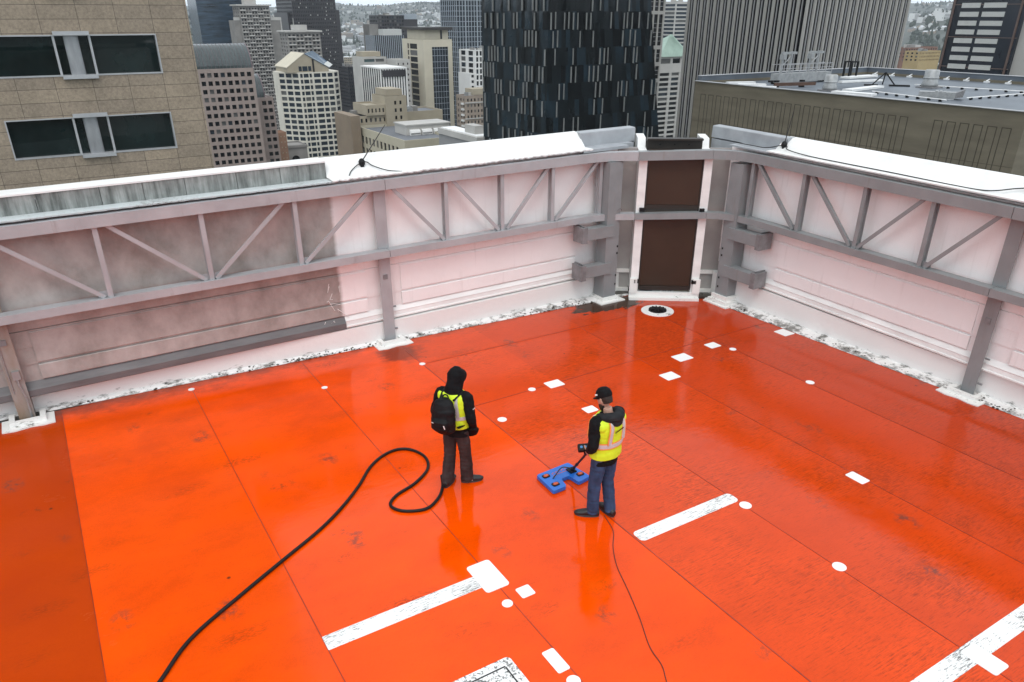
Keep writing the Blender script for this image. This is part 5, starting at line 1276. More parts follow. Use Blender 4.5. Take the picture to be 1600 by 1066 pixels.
# ---- air terminals and cables on the caps
def smooth_path(pts, n=8):
    P_ = [Vector(p) for p in pts]; out = []
    for i in range(len(P_) - 1):
        p0, p1, p2, p3 = P_[max(i - 1, 0)], P_[i], P_[i + 1], P_[min(i + 2, len(P_) - 1)]
        for k in range(n):
            t = k / n; out.append(.5 * ((2 * p1) + (-p0 + p2) * t + (2 * p0 - 5 * p1 + 4 * p2 - p3) * t * t + (-p0 + 3 * p1 - 3 * p2 + p3) * t ** 3))
    out.append(P_[-1]); return out
def terminal(label, base, tip):
    t = thing('air_terminal', label, 'lightning rod', base); b = MB(); b.tube([base, tip], [.011, .006], 6); obj('rod', b, M['black_cable'], t)
    bs = Vector(base); b = MB(); b.lathe([(.02, -.07), (.055, -.05), (.06, .0), (.035, .045), (.01, .055)], base, 12); b.box(bs.x - .035, bs.x + .035, bs.y - .02, bs.y + .02, bs.z - .1, bs.z - .05); obj('clamp', b, M['black'], t)
terminal('thin leaning lightning rod with black clamp on the left cap', (4.90, 13.06, 3.39), (5.45, 13.2, 3.96))
terminal('thin lightning rod with black clamp on the right cap', (12.62, 10.31, 3.44), (12.66, 10.24, 4.05))
def capz_L(y, x): return 3.145 + (y - 12.95) / .27 * .27 + ZL(x) + .012
b = MB(); b.tube(smooth_path([(4.57, 12.86, 3.20), (4.66, 12.98, 3.26), (4.78, 13.03, 3.33), (4.90, 13.05, 3.38), (5.0, 13.06, 3.37), (5.08, 13.01, 3.31), (5.3, 12.88, 3.23), (5.55, 12.74, 3.205), (5.6, 12.69, 3.19)]), .009, 6); tag(obj('cable', b, M['black_cable']), 'black cable looping off the clamp on the left cap', 'cable')
b = MB(); b.tube(smooth_path([(12.45, 11.35, 3.345), (12.43, 10.95, 3.345), (12.45, 10.6, 3.345), (12.58, 10.38, 3.40), (12.62, 10.31, 3.43), (12.6, 10.22, 3.40), (12.52, 10.12, 3.36), (12.46, 9.6, 3.325), (12.44, 8.8, 3.31), (12.43, 7.8, 3.295), (12.41, 6.8, 3.275), (12.44, 6.2, 3.275), (12.58, 5.85, 3.35), (12.66, 5.6, 3.39), (12.68, 5.2, 3.39)]), .010, 6); tag(obj('cable', b, M['black_cable']), 'long black cable lying along the right cap', 'cable')
terminal('black clamp and rod on the right cap at the picture edge', (12.62, 5.62, 3.38), (12.66, 5.58, 3.95))

# ---- hose and cord
hp = [(-.9, 5.2), (-.40, 5.88), (-.16, 6.16), (.2, 6.58), (.81, 6.98), (1.35, 7.31), (1.91, 7.65), (2.32, 7.97), (2.68, 8.32), (2.97, 8.66), (3.24, 8.86), (3.50, 8.92), (3.68, 8.80), (3.76, 8.52), (3.66, 8.22), (3.36, 7.98), (3.02, 7.84), (2.86, 7.67), (2.95, 7.47), (3.22, 7.36), (3.47, 7.50), (3.64, 7.72), (3.74, 7.95)]
b = MB(); b.tube(smooth_path([(x, y, .024) for x, y in hp], 10), .0205, 10); tag(obj('hose', b, M['black'], smooth=True), 'thick black hose snaking and looping across the orange deck', 'hose')
b = MB(); b.tube(smooth_path([(5.10, 6.06, .006), (5.0, 5.75, .006), (4.80, 5.50, .006), (4.62, 5.2, .006), (4.47, 4.82, .006), (4.30, 4.42, .006), (4.12, 4.05, .006), (4.06, 3.8, .006), (3.95, 3.6, .006), (3.7, 3.1, .006)], 6), .0045, 6); tag(obj('cord', b, M['black_cable']), 'thin dark cord trailing from the vest wearer to the bottom edge', 'cord')

# ------------------------------------------------------------------ people
M['skin'] = mat('skin', (.46, .27, .20), .5, .12, 8)
M['hair'] = mat('dark_hair', (.02, .014, .01), .6, .4, 40)
M['hivis'] = mat('yellow_vest_fabric', (.60, .80, .02), .6, .10, 9, bump=.25)
M['reflective'] = mat('silver_reflective_tape', (.52, .52, .53), .35, .1, 12)
M['orange_tape'] = mat('orange_tape', (.85, .30, .08), .5, .1, 12)
M['black_fabric'] = mat('black_fabric', (.007, .007, .008), .85, .4, 14, bump=.3, spec=.15)
M['hood_fabric'] = mat('dark_grey_hood', (.022, .023, .025), .85, .35, 14, bump=.3, spec=.15)
M['black_nylon'] = mat('black_nylon', (.006, .006, .007), .6, .5, 22, bump=.35, spec=.2)
M['denim'] = mat('blue_denim', (.038, .066, .135), .85, .45, 7, (1, 1, .5), bump=.35, spec=.15)
M['work_trousers'] = mat('grey_brown_trousers', (.046, .032, .031), .85, .45, 7, (1, 1, .5), bump=.35, spec=.15)
M['shoe'] = mat('black_shoe', (.012, .012, .013), .45, .4, 20)
M['sole'] = mat('shoe_sole', (.05, .05, .05), .7, .2, 20)
M['cap'] = mat('black_cap', (.007, .007, .008), .8, .3, 20, spec=.15)
M['blue_foam'] = mat('blue_plastic', (.010, .13, .52), .35, .12, 5, bump=.05)
M['sensor'] = mat('red_orange_sensor', (.55, .09, .03), .3, .2, 9)
M['button'] = mat('blue_button', (.06, .25, .55), .35, .1, 9)

def remesh(mb, voxel, folds=0., seed=0, freq=9., smooth=2, zr=None):
    """one continuous surface out of overlapping lofts"""
    me = mb.mesh('tmp'); o = bpy.data.objects.new('tmp', me); COL.objects.link(o)
    md = o.modifiers.new('r', 'REMESH'); md.mode = 'VOXEL'; md.voxel_size = voxel
    ms_ = o.modifiers.new('s', 'SMOOTH'); ms_.factor = .5; ms_.iterations = smooth
    dg = bpy.context.evaluated_depsgraph_get(); out = bpy.data.meshes.new_from_object(o.evaluated_get(dg))
    bpy.data.objects.remove(o); bpy.data.meshes.remove(me)
    if folds:
        nn = [v.normal.copy() for v in out.vertices]
        for v, n_ in zip(out.vertices, nn):
            c = v.co; a = noise.noise((c.x * freq, c.y * freq, c.z * freq * 1.3 + seed)); b_ = 1 - abs(noise.noise((c.x * freq * .7 + 5, c.y * freq * .7, c.z * freq * 2.2 + seed))) * 2
            v.co += n_ * folds * (a * .6 + b_ * .5)
    out.polygons.foreach_set('use_smooth', [True] * len(out.polygons)); out.update(); return out

def limb(mb, pts, rad, n=14): mb.tube(smooth_path(pts, 5), [r for r in _interp(rad, 5)], n)
def _interp(v, n):
    out = []
    for i in range(len(v) - 1):
        for k in range(n): t = k / n; out.append(v[i] * (1 - t) + v[i + 1] * t)
    return out + [v[-1]]
def ball(mb, c, r):
    c = Vector(c); rx, ry, rz = r if isinstance(r, tuple) else (r, r, r)
    mb.rings([(c + Vector((0, 0, rz * math.sin(a))), (rx * math.cos(a), 0, 0), (0, ry * math.cos(a), 0)) for a in [R(d) for d in (-88, -66, -44, -22, 0, 22, 44, 66, 88)]], 14)
TORSO = [(.82, .0, .172, .118), (.93, .0, .170, .116), (1.04, .0, .166, .112), (1.18, .0, .182, .122), (1.32, -.008, .192, .120), (1.39, -.014, .172, .105), (1.44, -.016, .115, .085), (1.475, -.014, .07, .065)]
def torso_at(z, grow=0.):
    for i in range(len(TORSO) - 1):
        if TORSO[i][0] <= z <= TORSO[i + 1][0]:
            t = (z - TORSO[i][0]) / (TORSO[i + 1][0] - TORSO[i][0]); a, b_ = TORSO[i], TORSO[i + 1]
            return [a[j] * (1 - t) + b_[j] * t + (grow if j > 1 else 0) for j in (1, 2, 3)]
    a = TORSO[0] if z < TORSO[0][0] else TORSO[-1]; return [a[1], a[2] + grow, a[3] + grow]
def torso(mb, z0, z1, grow, n=10):
    rr = []
    for i in range(n + 1):
        z = z0 + (z1 - z0) * i / n; cy, rx, ry = torso_at(z, grow); rr.append(((0, cy, z), (rx, 0, 0), (0, ry, 0)))
    mb.rings(rr, 22)
def hand(mb, wrist, d, palm, side, curls, spread=.0):
    """palm and five fingers; d along the hand, palm normal (closing direction), side towards the thumb"""
    w = Vector(wrist); d = Vector(d).normalized(); s_ = Vector(side); s_ = (s_ - d * s_.dot(d)).normalized(); p = d.cross(s_)
    if p.dot(Vector(palm)) < 0: p = -p
    mb.rings([(w - d * .03, s_ * .024, p * .020), (w, s_ * .026, p * .019), (w + d * .035, s_ * .038, p * .017), (w + d * .075, s_ * .042, p * .015), (w + d * .092, s_ * .038, p * .011)], 12)
    for k, (off, ln) in enumerate(((.031, .070), (.011, .080), (-.010, .074), (-.029, .058))):
        q = w + d * .088 + s_ * off; dirv = d.copy(); pts = [q - d * .015, q]; a = 0
        for seg in (.45, .31, .24):
            a += curls[k] * (.9 if seg == .45 else 1.0); dv = d * math.cos(a) + p * math.sin(a); q = q + dv * ln * seg; pts.append(q.copy())
        mb.tube(pts, [.0095, .0095, .0088, .0082, .0070], 8)
    q = w + d * .025 + s_ * .030; pts = [q - s_ * .012, q]
    for ang, ln in ((.25, .040), (.75, .030), (1.1, .024)):
        dv = (s_ * math.cos(ang * .9) + d * math.sin(ang * .9) * .9 + p * math.sin(ang) * .6).normalized(); q = q + dv * ln; pts.append(q.copy())
    mb.tube(pts, [.012, .0125, .0110, .0098, .0080], 8)

def person(label, loc, rz, scale, P):
    root = thing('person', label, 'person', loc, rz); root.scale = (scale,) * 3
    f = MB()      # body, one continuous surface
    torso(f, .84, 1.46, -.022)
    f.rings([((0, 0, .80), (.10, 0, 0), (0, .07, 0)), ((0, 0, .88), (.145, 0, 0), (0, .09, 0)), ((0, 0, .95), (.14, 0, 0), (0, .09, 0))], 18)
    for s, k in ((-1, 'L'), (1, 'R')):
        hip, knee, ank, toe = (Vector(q) for q in P['leg' + k])
        limb(f, [hip, (hip + knee) / 2, knee, (knee + ank) / 2 + Vector((0, -.012, .03)), ank], [.078, .066, .048, .046, .033])
        f.tube([ank + Vector((0, 0, -.025)), ank + (toe - ank) * .35 + Vector((0, 0, -.022)), ank + (toe - ank) * .7 + Vector((0, 0, -.012))], [.030, .026, .018], 10)
        sh, el, wr = (Vector(q) for q in P['arm' + k]); limb(f, [Vector((s * .10, -.012, 1.385)), sh, (sh + el) / 2, el, (el + wr) / 2, wr], [.05, .048, .042, .036, .033, .025])
        hd = P['hand' + k]; hand(f, wr, hd[0], hd[1], hd[2], hd[3])
    nb, hc = Vector((0, -.015, 1.43)), Vector(P['head']); tl = P['tilt']
    limb(f, [nb, nb * .4 + hc * .6 + Vector((0, -.02, -.02))], [.058, .054])
    fw, up_ = Vector((0, math.cos(tl), -math.sin(tl))), Vector((0, math.sin(tl), math.cos(tl))); X_h = Vector((1, 0, 0))
    hr = [(-.125, .045, .030, .030), (-.10, .035, .048, .052), (-.06, .018, .062, .078), (-.02, .005, .071, .092), (.03, -.002, .075, .098), (.07, -.006, .070, .092), (.10, -.008, .052, .070), (.118, -.008, .022, .03)]
    f.rings([(hc + up_ * a + fw * b_, X_h * rx, fw * ry) for a, b_, rx, ry in hr], 20)
    f.tube([hc + fw * .085 + up_ * .015, hc + fw * .108 + up_ * -.02, hc + fw * .092 + up_ * -.035], [.008, .014, .010], 8)     # nose
    f.tube([hc + fw * .078 - up_ * .062 - X_h * .022, hc + fw * .088 - up_ * .06, hc + fw * .078 - up_ * .062 + X_h * .022], [.006, .009, .006], 8)   # lips
    for s in (-1, 1): f.rings([(hc + X_h * s * .070 + up_ * -.035, fw * .010, up_ * .012), (hc + X_h * s * .080 - fw * .006 + up_ * -.008, fw * .017, up_ * .030), (hc + X_h * s * .086 - fw * .012 + up_ * -.002, fw * .012, up_ * .024)], 10)
    obj('body', remesh(f, .006, smooth=3), M['skin'], root, local=True)
    for s in (-1, 1):
        e = MB(); ball(e, hc + X_h * s * .031 + fw * .083 + up_ * .005, (.011, .009, .008)); obj('eye', e, M['board_white'], root, local=True, smooth=True)
    return root, hc, fw, up_, X_h
def trousers(root, P, m, flare, seed):
    t = MB(); t.rings([((0, 0, .80), (.13, 0, 0), (0, .095, 0)), ((0, 0, .88), (.168, 0, 0), (0, .118, 0)), ((0, 0, .98), (.162, 0, 0), (0, .110, 0))], 20)
    for k in 'LR':
        hip, knee, ank, toe = (Vector(q) for q in P['leg' + k]); low = ank + Vector((0, -.005, -.035))
        limb(t, [hip, (hip + knee) / 2, knee, (knee + ank) / 2, low], [.098, .090, .074 + flare * .4, .070 + flare, .066 + flare])
    obj('trousers', remesh(t, .009, .010, seed, 8), m, root, local=True)
def shoes(root, P, white=False):
    for k in 'LR':
        hip, knee, ank, toe = (Vector(q) for q in P['leg' + k]); d = Vector((toe.x - ank.x, toe.y - ank.y, 0)).normalized(); sd_ = Vector((d.y, -d.x, 0)); g_ = Vector((ank.x, ank.y, 0))
        b = MB(); b.rings([(g_ - d * .085 + Vector((0, 0, .05)), sd_ * .030, Vector((0, 0, .038))), (g_ - d * .05 + Vector((0, 0, .056)), sd_ * .040, Vector((0, 0, .050))), (g_ + d * .03 + Vector((0, 0, .055)), sd_ * .042, Vector((0, 0, .048))), (g_ + d * .11 + Vector((0, 0, .044)), sd_ * .049, Vector((0, 0, .034))), (g_ + d * .17 + Vector((0, 0, .038)), sd_ * .043, Vector((0, 0, .027))), (g_ + d * .205 + Vector((0, 0, .033)), sd_ * .020, Vector((0, 0, .016)))], 16)
        b.tube([g_ + Vector((0, 0, .05)), g_ + Vector((0, 0, .12)) - d * .005], [.05, .054], 14)
        b.v = [tuple(g_ + Vector(((Vector(q_) - g_).x * 1.08, (Vector(q_) - g_).y * 1.08, q_[2] * 1.08))) for q_ in b.v]
        so_ = obj('shoe', remesh(b, .007, .002, 3, 20), M['shoe'], root, local=True)
        s2 = MB(); pts = []
        for i in range(18):
            a = 2 * math.pi * i / 18; r_ = Vector((math.cos(a), math.sin(a))); ln = .152 if r_.x > 0 else .148; wd = .05 if r_.x > 0 else .044
            q = g_ + d * (.058 + r_.x * ln) + sd_ * r_.y * wd; pts.append((q.x, q.y))
        s2.prism(pts, .001, .024); obj('sole', s2, M['sole'], so_, local=True)
        if white:
            w_ = MB()
            for s in (-1, 1):
                for q in (.02, .06): w_.bar(g_ + d * q + sd_ * s * .047 + Vector((0, 0, .035)), g_ + d * (q - .02) + sd_ * s * .044 + Vector((0, 0, .085)), .012, .004, sd_)
            obj('stripe', w_, M['board_white'], so_, local=True)
def jacket(root, P, m, seed, z0=.80, cuff=.0):
    j = MB(); torso(j, z0, 1.46, .012)
    for s, k in ((-1, 'L'), (1, 'R')):
        sh, el, wr = (Vector(q) for q in P['arm' + k]); e = wr + (wr - el).normalized() * cuff
        limb(j, [Vector((s * .11, -.012, 1.375)), sh, (sh + el) / 2, el, (el + e) / 2, e], [.075, .080, .070, .062, .056, .046])
    return j
def band(root, z, h, grow, name, m, parent=None):
    b = MB(); vs = []; N = 40
    for i in range(N):
        a = 2 * math.pi * i / N
        for dz, g_ in ((-h / 2, grow), (h / 2, grow), (h / 2, grow - .006), (-h / 2, grow - .006)):
            cy, rx, ry = torso_at(z + dz, g_); vs.append((rx * math.cos(a), cy + ry * math.sin(a), z + dz))
    b.add(vs, [(i * 4 + j, ((i + 1) % N) * 4 + j, ((i + 1) % N) * 4 + (j + 1) % 4, i * 4 + (j + 1) % 4) for i in range(N) for j in range(4)])
    return obj(name, b, m, parent or root, local=True, smooth=False)
def brace(x, w, z0, grow, name, m, parent):
    """tape from the back waist over the shoulder to the front waist, lying on the vest"""
    b = MB(); st_ = []
    for sgn in (-1, 1):
        zz = [z0 + (1.405 - z0) * i / 12 for i in range(13)]
        row = []
        for z in zz:
            cy, rx, ry = torso_at(z, grow); t = min(.97, abs(x) / rx); row.append(Vector((x * (1 - .18 * max(0, (z - 1.2) / .2)), cy + sgn * ry * math.sqrt(1 - t * t), z)))
        st_ += row if sgn < 0 else row[::-1]
    vs = []
    for i, p in enumerate(st_):
        a = st_[max(0, i - 1)]; c = st_[min(len(st_) - 1, i + 1)]; d = (c - a).normalized(); s_ = Vector((1, 0, 0)); n_ = s_.cross(d).normalized()
        if n_.dot(p - Vector((p.x, 0, 1.1))) < 0: n_ = -n_
        for e, o_ in ((-w / 2, .006), (w / 2, .006), (w / 2, -.004), (-w / 2, -.004)): vs.append(p + s_ * e + n_ * o_)
    b.add(vs, [(i * 4 + j, (i + 1) * 4 + j, (i + 1) * 4 + (j + 1) % 4, i * 4 + (j + 1) % 4) for i in range(len(st_) - 1) for j in range(4)])
    return obj(name, b, m, parent, local=True)

# --- hooded person with backpack
PA = dict(legL=[(-.09, 0, .88), (-.10, -.01, .48), (-.10, -.10, .09), (-.115, .06, .04)], legR=[(.09, 0, .88), (.10, .06, .48), (.10, .10, .09), (.22, .20, .04)],
          armL=[(-.195, -.01, 1.37), (-.275, -.05, 1.10), (-.215, .10, .92)], armR=[(.195, -.01, 1.37), (.272, -.05, 1.10), (.225, .085, .90)],
          handL=[(.3, .6, -.5), (1, 0, 0), (0, .7, .6), (.5, .55, .6, .65)], handR=[(-.3, .6, -.5), (-1, 0, 0), (0, .7, .6), (.5, .55, .6, .65)], head=(0, .055, 1.60), tilt=.45)
ra, hc, fw, up_, X_h = person('person in a raised black hood and black backpack standing by the looped hose', (3.86, 7.70, .0), R(-58), .985, PA)
trousers(ra, PA, M['work_trousers'], .016, 2); shoes(ra, PA, True)
j = jacket(ra, PA, M['black_fabric'], 1, .80, .015)
for s, k in ((-1, 'L'), (1, 'R')):      # hands rest in the jacket pockets
    wr = Vector(PA['arm' + k][2]); j.rings([(wr + Vector((s * .03, -.07, .03)), (.05, 0, 0), (0, .05, 0)), (wr + Vector((-s * .02, .03, -.06)), (.075, 0, 0), (0, .09, 0)), (wr + Vector((-s * .05, .05, -.13)), (.06, 0, 0), (0, .085, 0))], 14)
ja = obj('jacket', remesh(j, .009, .011, 4, 8), M['black_fabric'], ra, local=True)
h = MB(); h.rings([((0, -.02, 1.395), (.135, 0, 0), (0, .115, 0)), (hc + up_ * -.14 + fw * -.005, X_h * .112, fw * .115), (hc + up_ * -.06, X_h * .104, fw * .128), (hc + up_ * .03 - fw * .005, X_h * .108, fw * .138), (hc + up_ * .10 - fw * .01, X_h * .086, fw * .115), (hc + up_ * .145 - fw * .02, X_h * .03, fw * .05)], 20)
h.rings([(hc + up_ * .02 + fw * .05, X_h * .10, up_ * .11), (hc + up_ * .03 + fw * .13, X_h * .085, up_ * .088), (hc + up_ * .045 + fw * .20, X_h * .04, up_ * .035)], 16)
obj('hood', remesh(h, .009, .008, 6, 9), M['black_fabric'], ja, local=True)
lg = MB(); lg.box(.298, .302, -.05, .005, 1.245, 1.255); obj('sleeve_mark', lg, M['board_white'], ja, local=True)
v = MB(); torso(v, .93, 1.435, .030, 12)
ball(v, (-.165, -.008, 1.365), (.062, .108, .080))
if 1: ve = obj('vest', remesh(v, .009, .006, 9, 8), M['hivis'], ra, local=True)
band(ra, 1.10, .052, .036, 'reflective_stripe', M['reflective'], ve); brace(-.115, .05, 1.12, .036, 'reflective_stripe', M['reflective'], ve); brace(.115, .05, 1.12, .036, 'reflective_stripe', M['reflective'], ve)
bk = thing('backpack', 'black backpack carried by the hooded person', 'backpack', (3.86, 7.70, 0), R(-58)); bk.scale = (.985,) * 3
b = MB(); b.rings([((-.03, -.235, .93), (.10, 0, 0), (0, .07, 0)), ((-.03, -.245, .98), (.165, 0, 0), (0, .105, 0)), ((-.03, -.245, 1.12), (.172, 0, 0), (0, .115, 0)), ((-.03, -.235, 1.26), (.165, 0, 0), (0, .105, 0)), ((-.03, -.215, 1.36), (.125, 0, 0), (0, .08, 0)), ((-.03, -.19, 1.40), (.06, 0, 0), (0, .045, 0))], 20)
b.rings([((-.03, -.32, .98), (.08, 0, 0), (0, .04, 0)), ((-.03, -.345, 1.03), (.125, 0, 0), (0, .05, 0)), ((-.03, -.345, 1.14), (.12, 0, 0), (0, .05, 0)), ((-.03, -.32, 1.18), (.09, 0, 0), (0, .03, 0))], 16)
obj('bag', remesh(b, .009, .007, 12, 10), M['black_nylon'], bk, local=True)
for s in (-1, 1):
    b = MB(); st_ = smooth_path([(s * .09 - .02, -.155, 1.37), (s * .115, -.08, 1.435), (s * .125, .02, 1.445), (s * .13, .105, 1.36), (s * .135, .145, 1.24), (s * .16, .10, 1.06), (s * .165, -.02, 1.0), (s * .13, -.17, .99)], 6)
    for i in range(len(st_) - 1): b.bar(st_[i], st_[i + 1], .05, .014, (0, 0, 1) if abs((st_[i + 1] - st_[i]).normalized().z) < .7 else (0, 1, 0))
    obj('strap', remesh(b, .007), M['black_nylon'], bk, local=True)
b = MB(); b.tube(smooth_path([(-.07, -.18, 1.39), (-.05, -.17, 1.44), (-.0, -.17, 1.44), (.02, -.18, 1.39)], 5), .009, 8); obj('grab_handle', b, M['black_nylon'], bk, local=True)
b = MB(); b.bar((.06, -.395, 1.12), (.075, -.39, 1.07), .012, .006, (0, 1, 0)); b.bar((-.12, -.392, 1.13), (-.09, -.394, 1.125), .008, .006, (0, 1, 0)); obj('zip_pull', b, M['board_white'], bk, local=True)

# --- person in the yellow vest holding the scanner
LOC = Vector((5.08, 6.10, 0)); RZB = R(12); SB = 1.02
def toB(p): 
    q = Vector(p) - LOC; c, s_ = math.cos(-RZB), math.sin(-RZB); return Vector(((q.x * c - q.y * s_) / SB, (q.x * s_ + q.y * c) / SB, q.z / SB))
GRIP = toB((4.925, 6.25, .90))
wrL = GRIP + Vector((-.045, -.055, .062))
PB = dict(legL=[(-.09, 0, .90), (-.10, .05, .48), (-.095, .07, .09), (-.20, .20, .04)], legR=[(.09, 0, .90), (.10, .01, .48), (.09, -.06, .09), (.13, .10, .04)],
          armL=[(-.20, 0, 1.385), (-.275, -.035, 1.115), tuple(wrL)], armR=[(.195, 0, 1.385), (.262, .05, 1.12), (.12, .22, 1.04)],
          handL=[(.35, .45, -.75), (1, .1, .1), (.0, .8, .6), (.75, .8, .85, .9)], handR=[(-.75, .6, .05), (-.3, -.6, -.6), (0, .2, 1), (.5, .55, .6, .65)], head=(-.01, .05, 1.625), tilt=.40)
rb_, hc, fw, up_, X_h = person('person in a yellow reflective vest and black cap holding the blue scanner', tuple(LOC), RZB, SB, PB)
trousers(rb_, PB, M['denim'], .004, 8); shoes(rb_, PB)
j = jacket(rb_, PB, M['black_fabric'], 3, .80, -.045)
jb = obj('jacket', remesh(j, .009, .011, 14, 8), M['black_fabric'], rb_, local=True)
h = MB(); limb(h, [(-.115, .05, 1.425), (-.125, -.04, 1.45), (-.075, -.115, 1.455), (0, -.14, 1.45), (.075, -.115, 1.455), (.125, -.04, 1.45), (.115, .05, 1.425)], [.035, .05, .062, .066, .062, .05, .035])
h.rings([((0, -.085, 1.46), (.10, 0, 0), (0, .07, 0)), ((0, -.13, 1.41), (.115, 0, 0), (0, .06, 0)), ((0, -.15, 1.365), (.085, 0, 0), (0, .045, 0)), ((0, -.145, 1.335), (.03, 0, 0), (0, .02, 0))], 16)
obj('hood', remesh(h, .009, .008, 16, 9), M['hood_fabric'], jb, local=True)
v = MB(); torso(v, .905, 1.435, .050, 12)
for s_ in (-1, 1): ball(v, (s_ * .176, -.008, 1.352), (.074, .122, .092))
if 1: ve = obj('vest', remesh(v, .009, .007, 19, 8), M['hivis'], rb_, local=True)
band(rb_, 1.105, .085, .060, 'orange_border', M['orange_tape'], ve); band(rb_, 1.105, .052, .064, 'reflective_stripe', M['reflective'], ve)
for x in (-.115, .115): brace(x, .078, 1.13, .057, 'orange_border', M['orange_tape'], ve); brace(x, .047, 1.13, .0605, 'reflective_stripe', M['reflective'], ve)
b = MB()
for k in range(7): b.box(-.045 + .017 * k, -.045 + .017 * k + .012, -.196, -.190, 1.285 + .003 * k, 1.297 + .003 * k)
b.tube([(-.062 + .010 * math.cos(a), -.192, 1.288 + .010 * math.sin(a)) for a in [2 * math.pi * k / 10 for k in range(11)]], .003, 5); obj('printed_mark', b, M['cap'], ve, local=True)
c_ = MB()      # cap
c_.rings([(hc + up_ * .028 - fw * .004, X_h * .087, fw * .108), (hc + up_ * .065 - fw * .006, X_h * .086, fw * .106), (hc + up_ * .105 - fw * .008, X_h * .072, fw * .090), (hc + up_ * .135 - fw * .01, X_h * .042, fw * .055), (hc + up_ * .143 - fw * .01, X_h * .01, fw * .012)], 20)
cp_ = obj('cap', remesh(c_, .006), M['cap'], rb_, local=True)
b = MB(); vs = []
for i in range(13):
    a = -math.pi / 2 + math.pi * i / 12; 
    for rr, dz in ((.094, .034), (.175, .020), (.175, .014), (.094, .028)):
        vs.append(hc + up_ * dz + X_h * math.sin(a) * (.085 if rr < .1 else .082) + fw * (math.cos(a) * (rr - .01 if rr > .1 else .1) ))
b.add(vs, [(i * 4 + k, (i + 1) * 4 + k, (i + 1) * 4 + (k + 1) % 4, i * 4 + (k + 1) % 4) for i in range(12) for k in range(4)]); obj('brim', b, M['cap'], cp_, local=True, smooth=False)
b = MB(); b.obox(hc + up_ * .07 - X_h * .084 + fw * .035, X_h * .004, fw * .016, up_ * .009); obj('badge', b, M['board_white'], cp_, local=True)
b = MB(); b.rings([(hc + up_ * -.055 - fw * .028, X_h * .056, fw * .068), (hc + up_ * -.01 - fw * .014, X_h * .0745, fw * .088), (hc + up_ * .035 - fw * .006, X_h * .079, fw * .100)], 18); obj('hair', remesh(b, .006, .002, 2, 40), M['hair'], rb_, local=True)
b = MB(); b.rings([(hc + up_ * -.155 + fw * .055, X_h * .022, fw * .024), (hc + up_ * -.12 + fw * .050, X_h * .050, fw * .046), (hc + up_ * -.075 + fw * .032, X_h * .067, fw * .064), (hc + up_ * -.045 + fw * .030, X_h * .068, fw * .055)], 18); obj('beard', remesh(b, .006, .003, 2, 40), M['hair'], rb_, local=True)

# --- blue scanner on a pole
sc = thing('floor_scanner', 'blue notched scanner board on a black pole, resting on the orange deck', 'scanner', (5.13, 7.02, 0))
def fillet(poly, r, n=5):
    out = []; m_ = len(poly)
    for i in range(m_):
        p, a, c = Vector(poly[i]), Vector(poly[i - 1]), Vector(poly[(i + 1) % m_]); u, w_ = (a - p).normalized(), (c - p).normalized(); q0, q1 = p + u * r, p + w_ * r
        for k in range(n + 1): t = k / n; out.append(tuple((1 - t) ** 2 * q0 + 2 * t * (1 - t) * p + t * t * q1))
    return out
BP = [(4.83, 7.23), (5.39, 7.27), (5.45, 6.82), (5.225, 6.78), (5.20, 6.98), (5.065, 6.97), (5.03, 6.79), (4.81, 6.78)]
def inset(pl_, f_):
    c0 = Vector((sum(p[0] for p in pl_) / len(pl_), sum(p[1] for p in pl_) / len(pl_))); return [tuple(c0 + (Vector(p) - c0) * f_) for p in pl_]
fp = fillet(BP[::-1], .035); b = MB(); n_ = len(fp); lay = [(fp, .014), (fp, .056), (inset(fp, .985), .066)]; vs = []
for pl_, z in lay: vs += [(x, y, z) for x, y in pl_]
b.add(vs, [(i + l * n_, (i + 1) % n_ + l * n_, (i + 1) % n_ + (l + 1) * n_, i + (l + 1) * n_) for l in range(2) for i in range(n_)] + [tuple(range(2 * n_, 3 * n_)), tuple(range(n_))[::-1]])
bd = obj('board', b, M['blue_foam'], sc)
for x, y in ((4.925, 7.13), (4.925, 6.90), (5.355, 6.93)):
    b = MB(); b.prism(fillet([(x - .055, y - .045), (x + .055, y - .04), (x + .055, y + .045), (x - .055, y + .04)], .03), .0665, .072); ho = obj('sensor_recess', b, M['black'], sc)
    b = MB(); b.rings([((x, y, .073), (.042, 0, 0), (0, .028, 0)), ((x, y, .086), (.038, 0, 0), (0, .025, 0)), ((x, y, .092), (.02, 0, 0), (0, .012, 0))], 16); obj('sensor', b, M['sensor'], ho, smooth=True)
b = MB()
for k in range(5): b.bar((5.02 + .055 * k, 7.13 + .004 * k, .0675), (5.06 + .055 * k, 7.15 + .004 * k, .0675), .012, .002)
b.bar((5.02, 7.09, .0675), (5.28, 7.105, .0675), .008, .002); obj('printed_mark', b, M['sensor'], bd)
mnt = Vector((5.30, 7.06, .07)); top_ = Vector((4.925, 6.25, .90)); dp = (top_ - mnt).normalized()
b = MB(); b.tube([mnt + dp * .05, top_ + dp * .10], .015, 12); b.tube([mnt + dp * .42, mnt + dp * .47], .021, 12); b.tube([mnt + dp * .20, mnt + dp * .235], .022, 12); obj('pole', b, M['black'], sc, smooth=False)
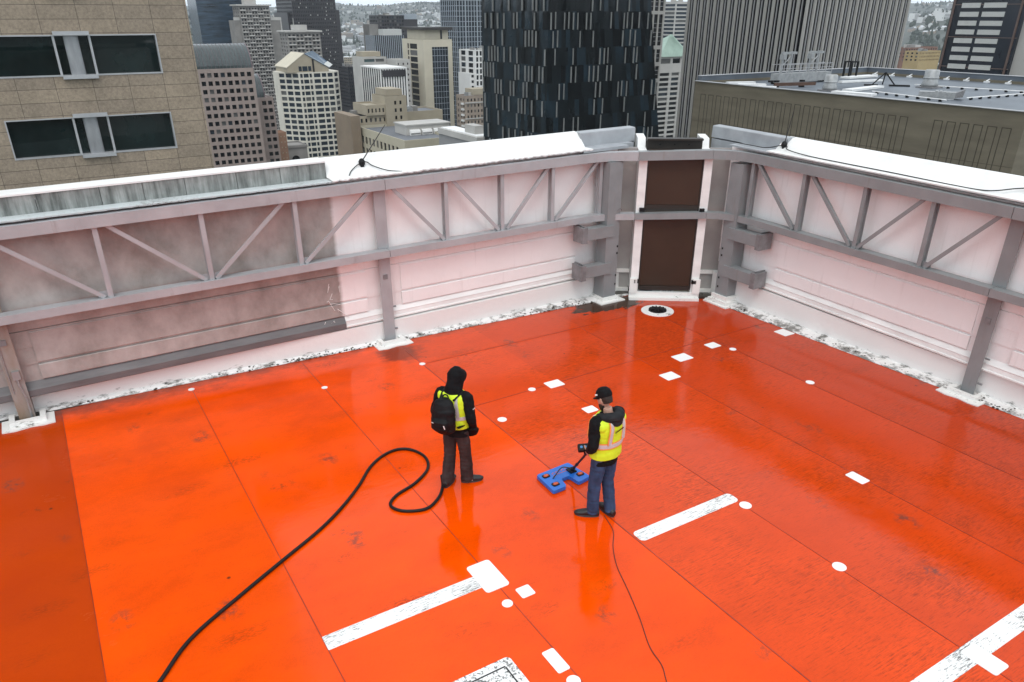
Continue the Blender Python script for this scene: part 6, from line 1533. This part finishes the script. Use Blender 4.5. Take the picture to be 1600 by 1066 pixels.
b = MB(); b.box(5.25, 5.35, 7.0, 7.12, .066, .085); b.bar((5.27, 7.06, .07), mnt + dp * .08 - Vector((.03, 0, 0)), .02, .03); b.bar((5.33, 7.06, .07), mnt + dp * .08 + Vector((.03, 0, 0)), .02, .03); obj('hinge', b, M['black'], sc)
b = MB(); b.tube([top_ - dp * .07, top_ + dp * .09], .019, 12); obj('grip', b, M['black_nylon'], sc)
b = MB(); b.tube(smooth_path([mnt + dp * .3 + Vector((.02, 0, .02)), mnt + dp * .12 + Vector((-.03, 0, .03)), Vector((5.15, 7.08, .16)), Vector((5.03, 7.05, .10)), Vector((4.97, 7.03, .068))], 6), .008, 8); obj('lead', b, M['black_cable'], sc)
hd_c = top_ - dp * .15 + Vector((.02, .03, .085)); ux_ = Vector((.86, -.45, .05)).normalized(); uz_ = Vector((-.3, -.5, .8)); uz_ = (uz_ - ux_ * uz_.dot(ux_)).normalized(); uy_ = uz_.cross(ux_)
b = MB(); b.obox(hd_c, ux_ * .095, uy_ * .05, uz_ * .035); hb_ = obj('display_box', b, M['black'], sc)
mdb = hb_.modifiers.new('bevel', 'BEVEL'); mdb.width = .015; mdb.segments = 3
b = MB()
for k in (-1, 0, 1): b.rings([(hd_c + ux_ * k * .052 + uz_ * .036, ux_ * .018, uy_ * .018), (hd_c + ux_ * k * .052 + uz_ * .041, ux_ * .015, uy_ * .015)], 14)
obj('button', b, M['button'], hb_)
b = MB(); b.bar(hd_c - uz_ * .03, top_ - dp * .12, .03, .03, (0, 1, 0)); obj('arm', b, M['black'], sc)

# ------------------------------------------------------------------ haze
hz = NT('haze_air'); t_ = hz.t; t_.nodes.remove(hz.b)
pv = t_.nodes.new('ShaderNodeVolumePrincipled'); pv.inputs['Color'].default_value = (.80, .87, .94, 1); pv.inputs['Density'].default_value = .000075; pv.inputs['Anisotropy'].default_value = .2
t_.links.new(pv.outputs[0], t_.nodes['Material Output'].inputs['Volume'])
b = MB(); b.box(-8800, 8800, -8800, 8800, -420, 420); ho = obj('haze', b, hz.m); tag(ho, kind='stuff'); ho['label'] = 'pale blue grey haze over the far city'
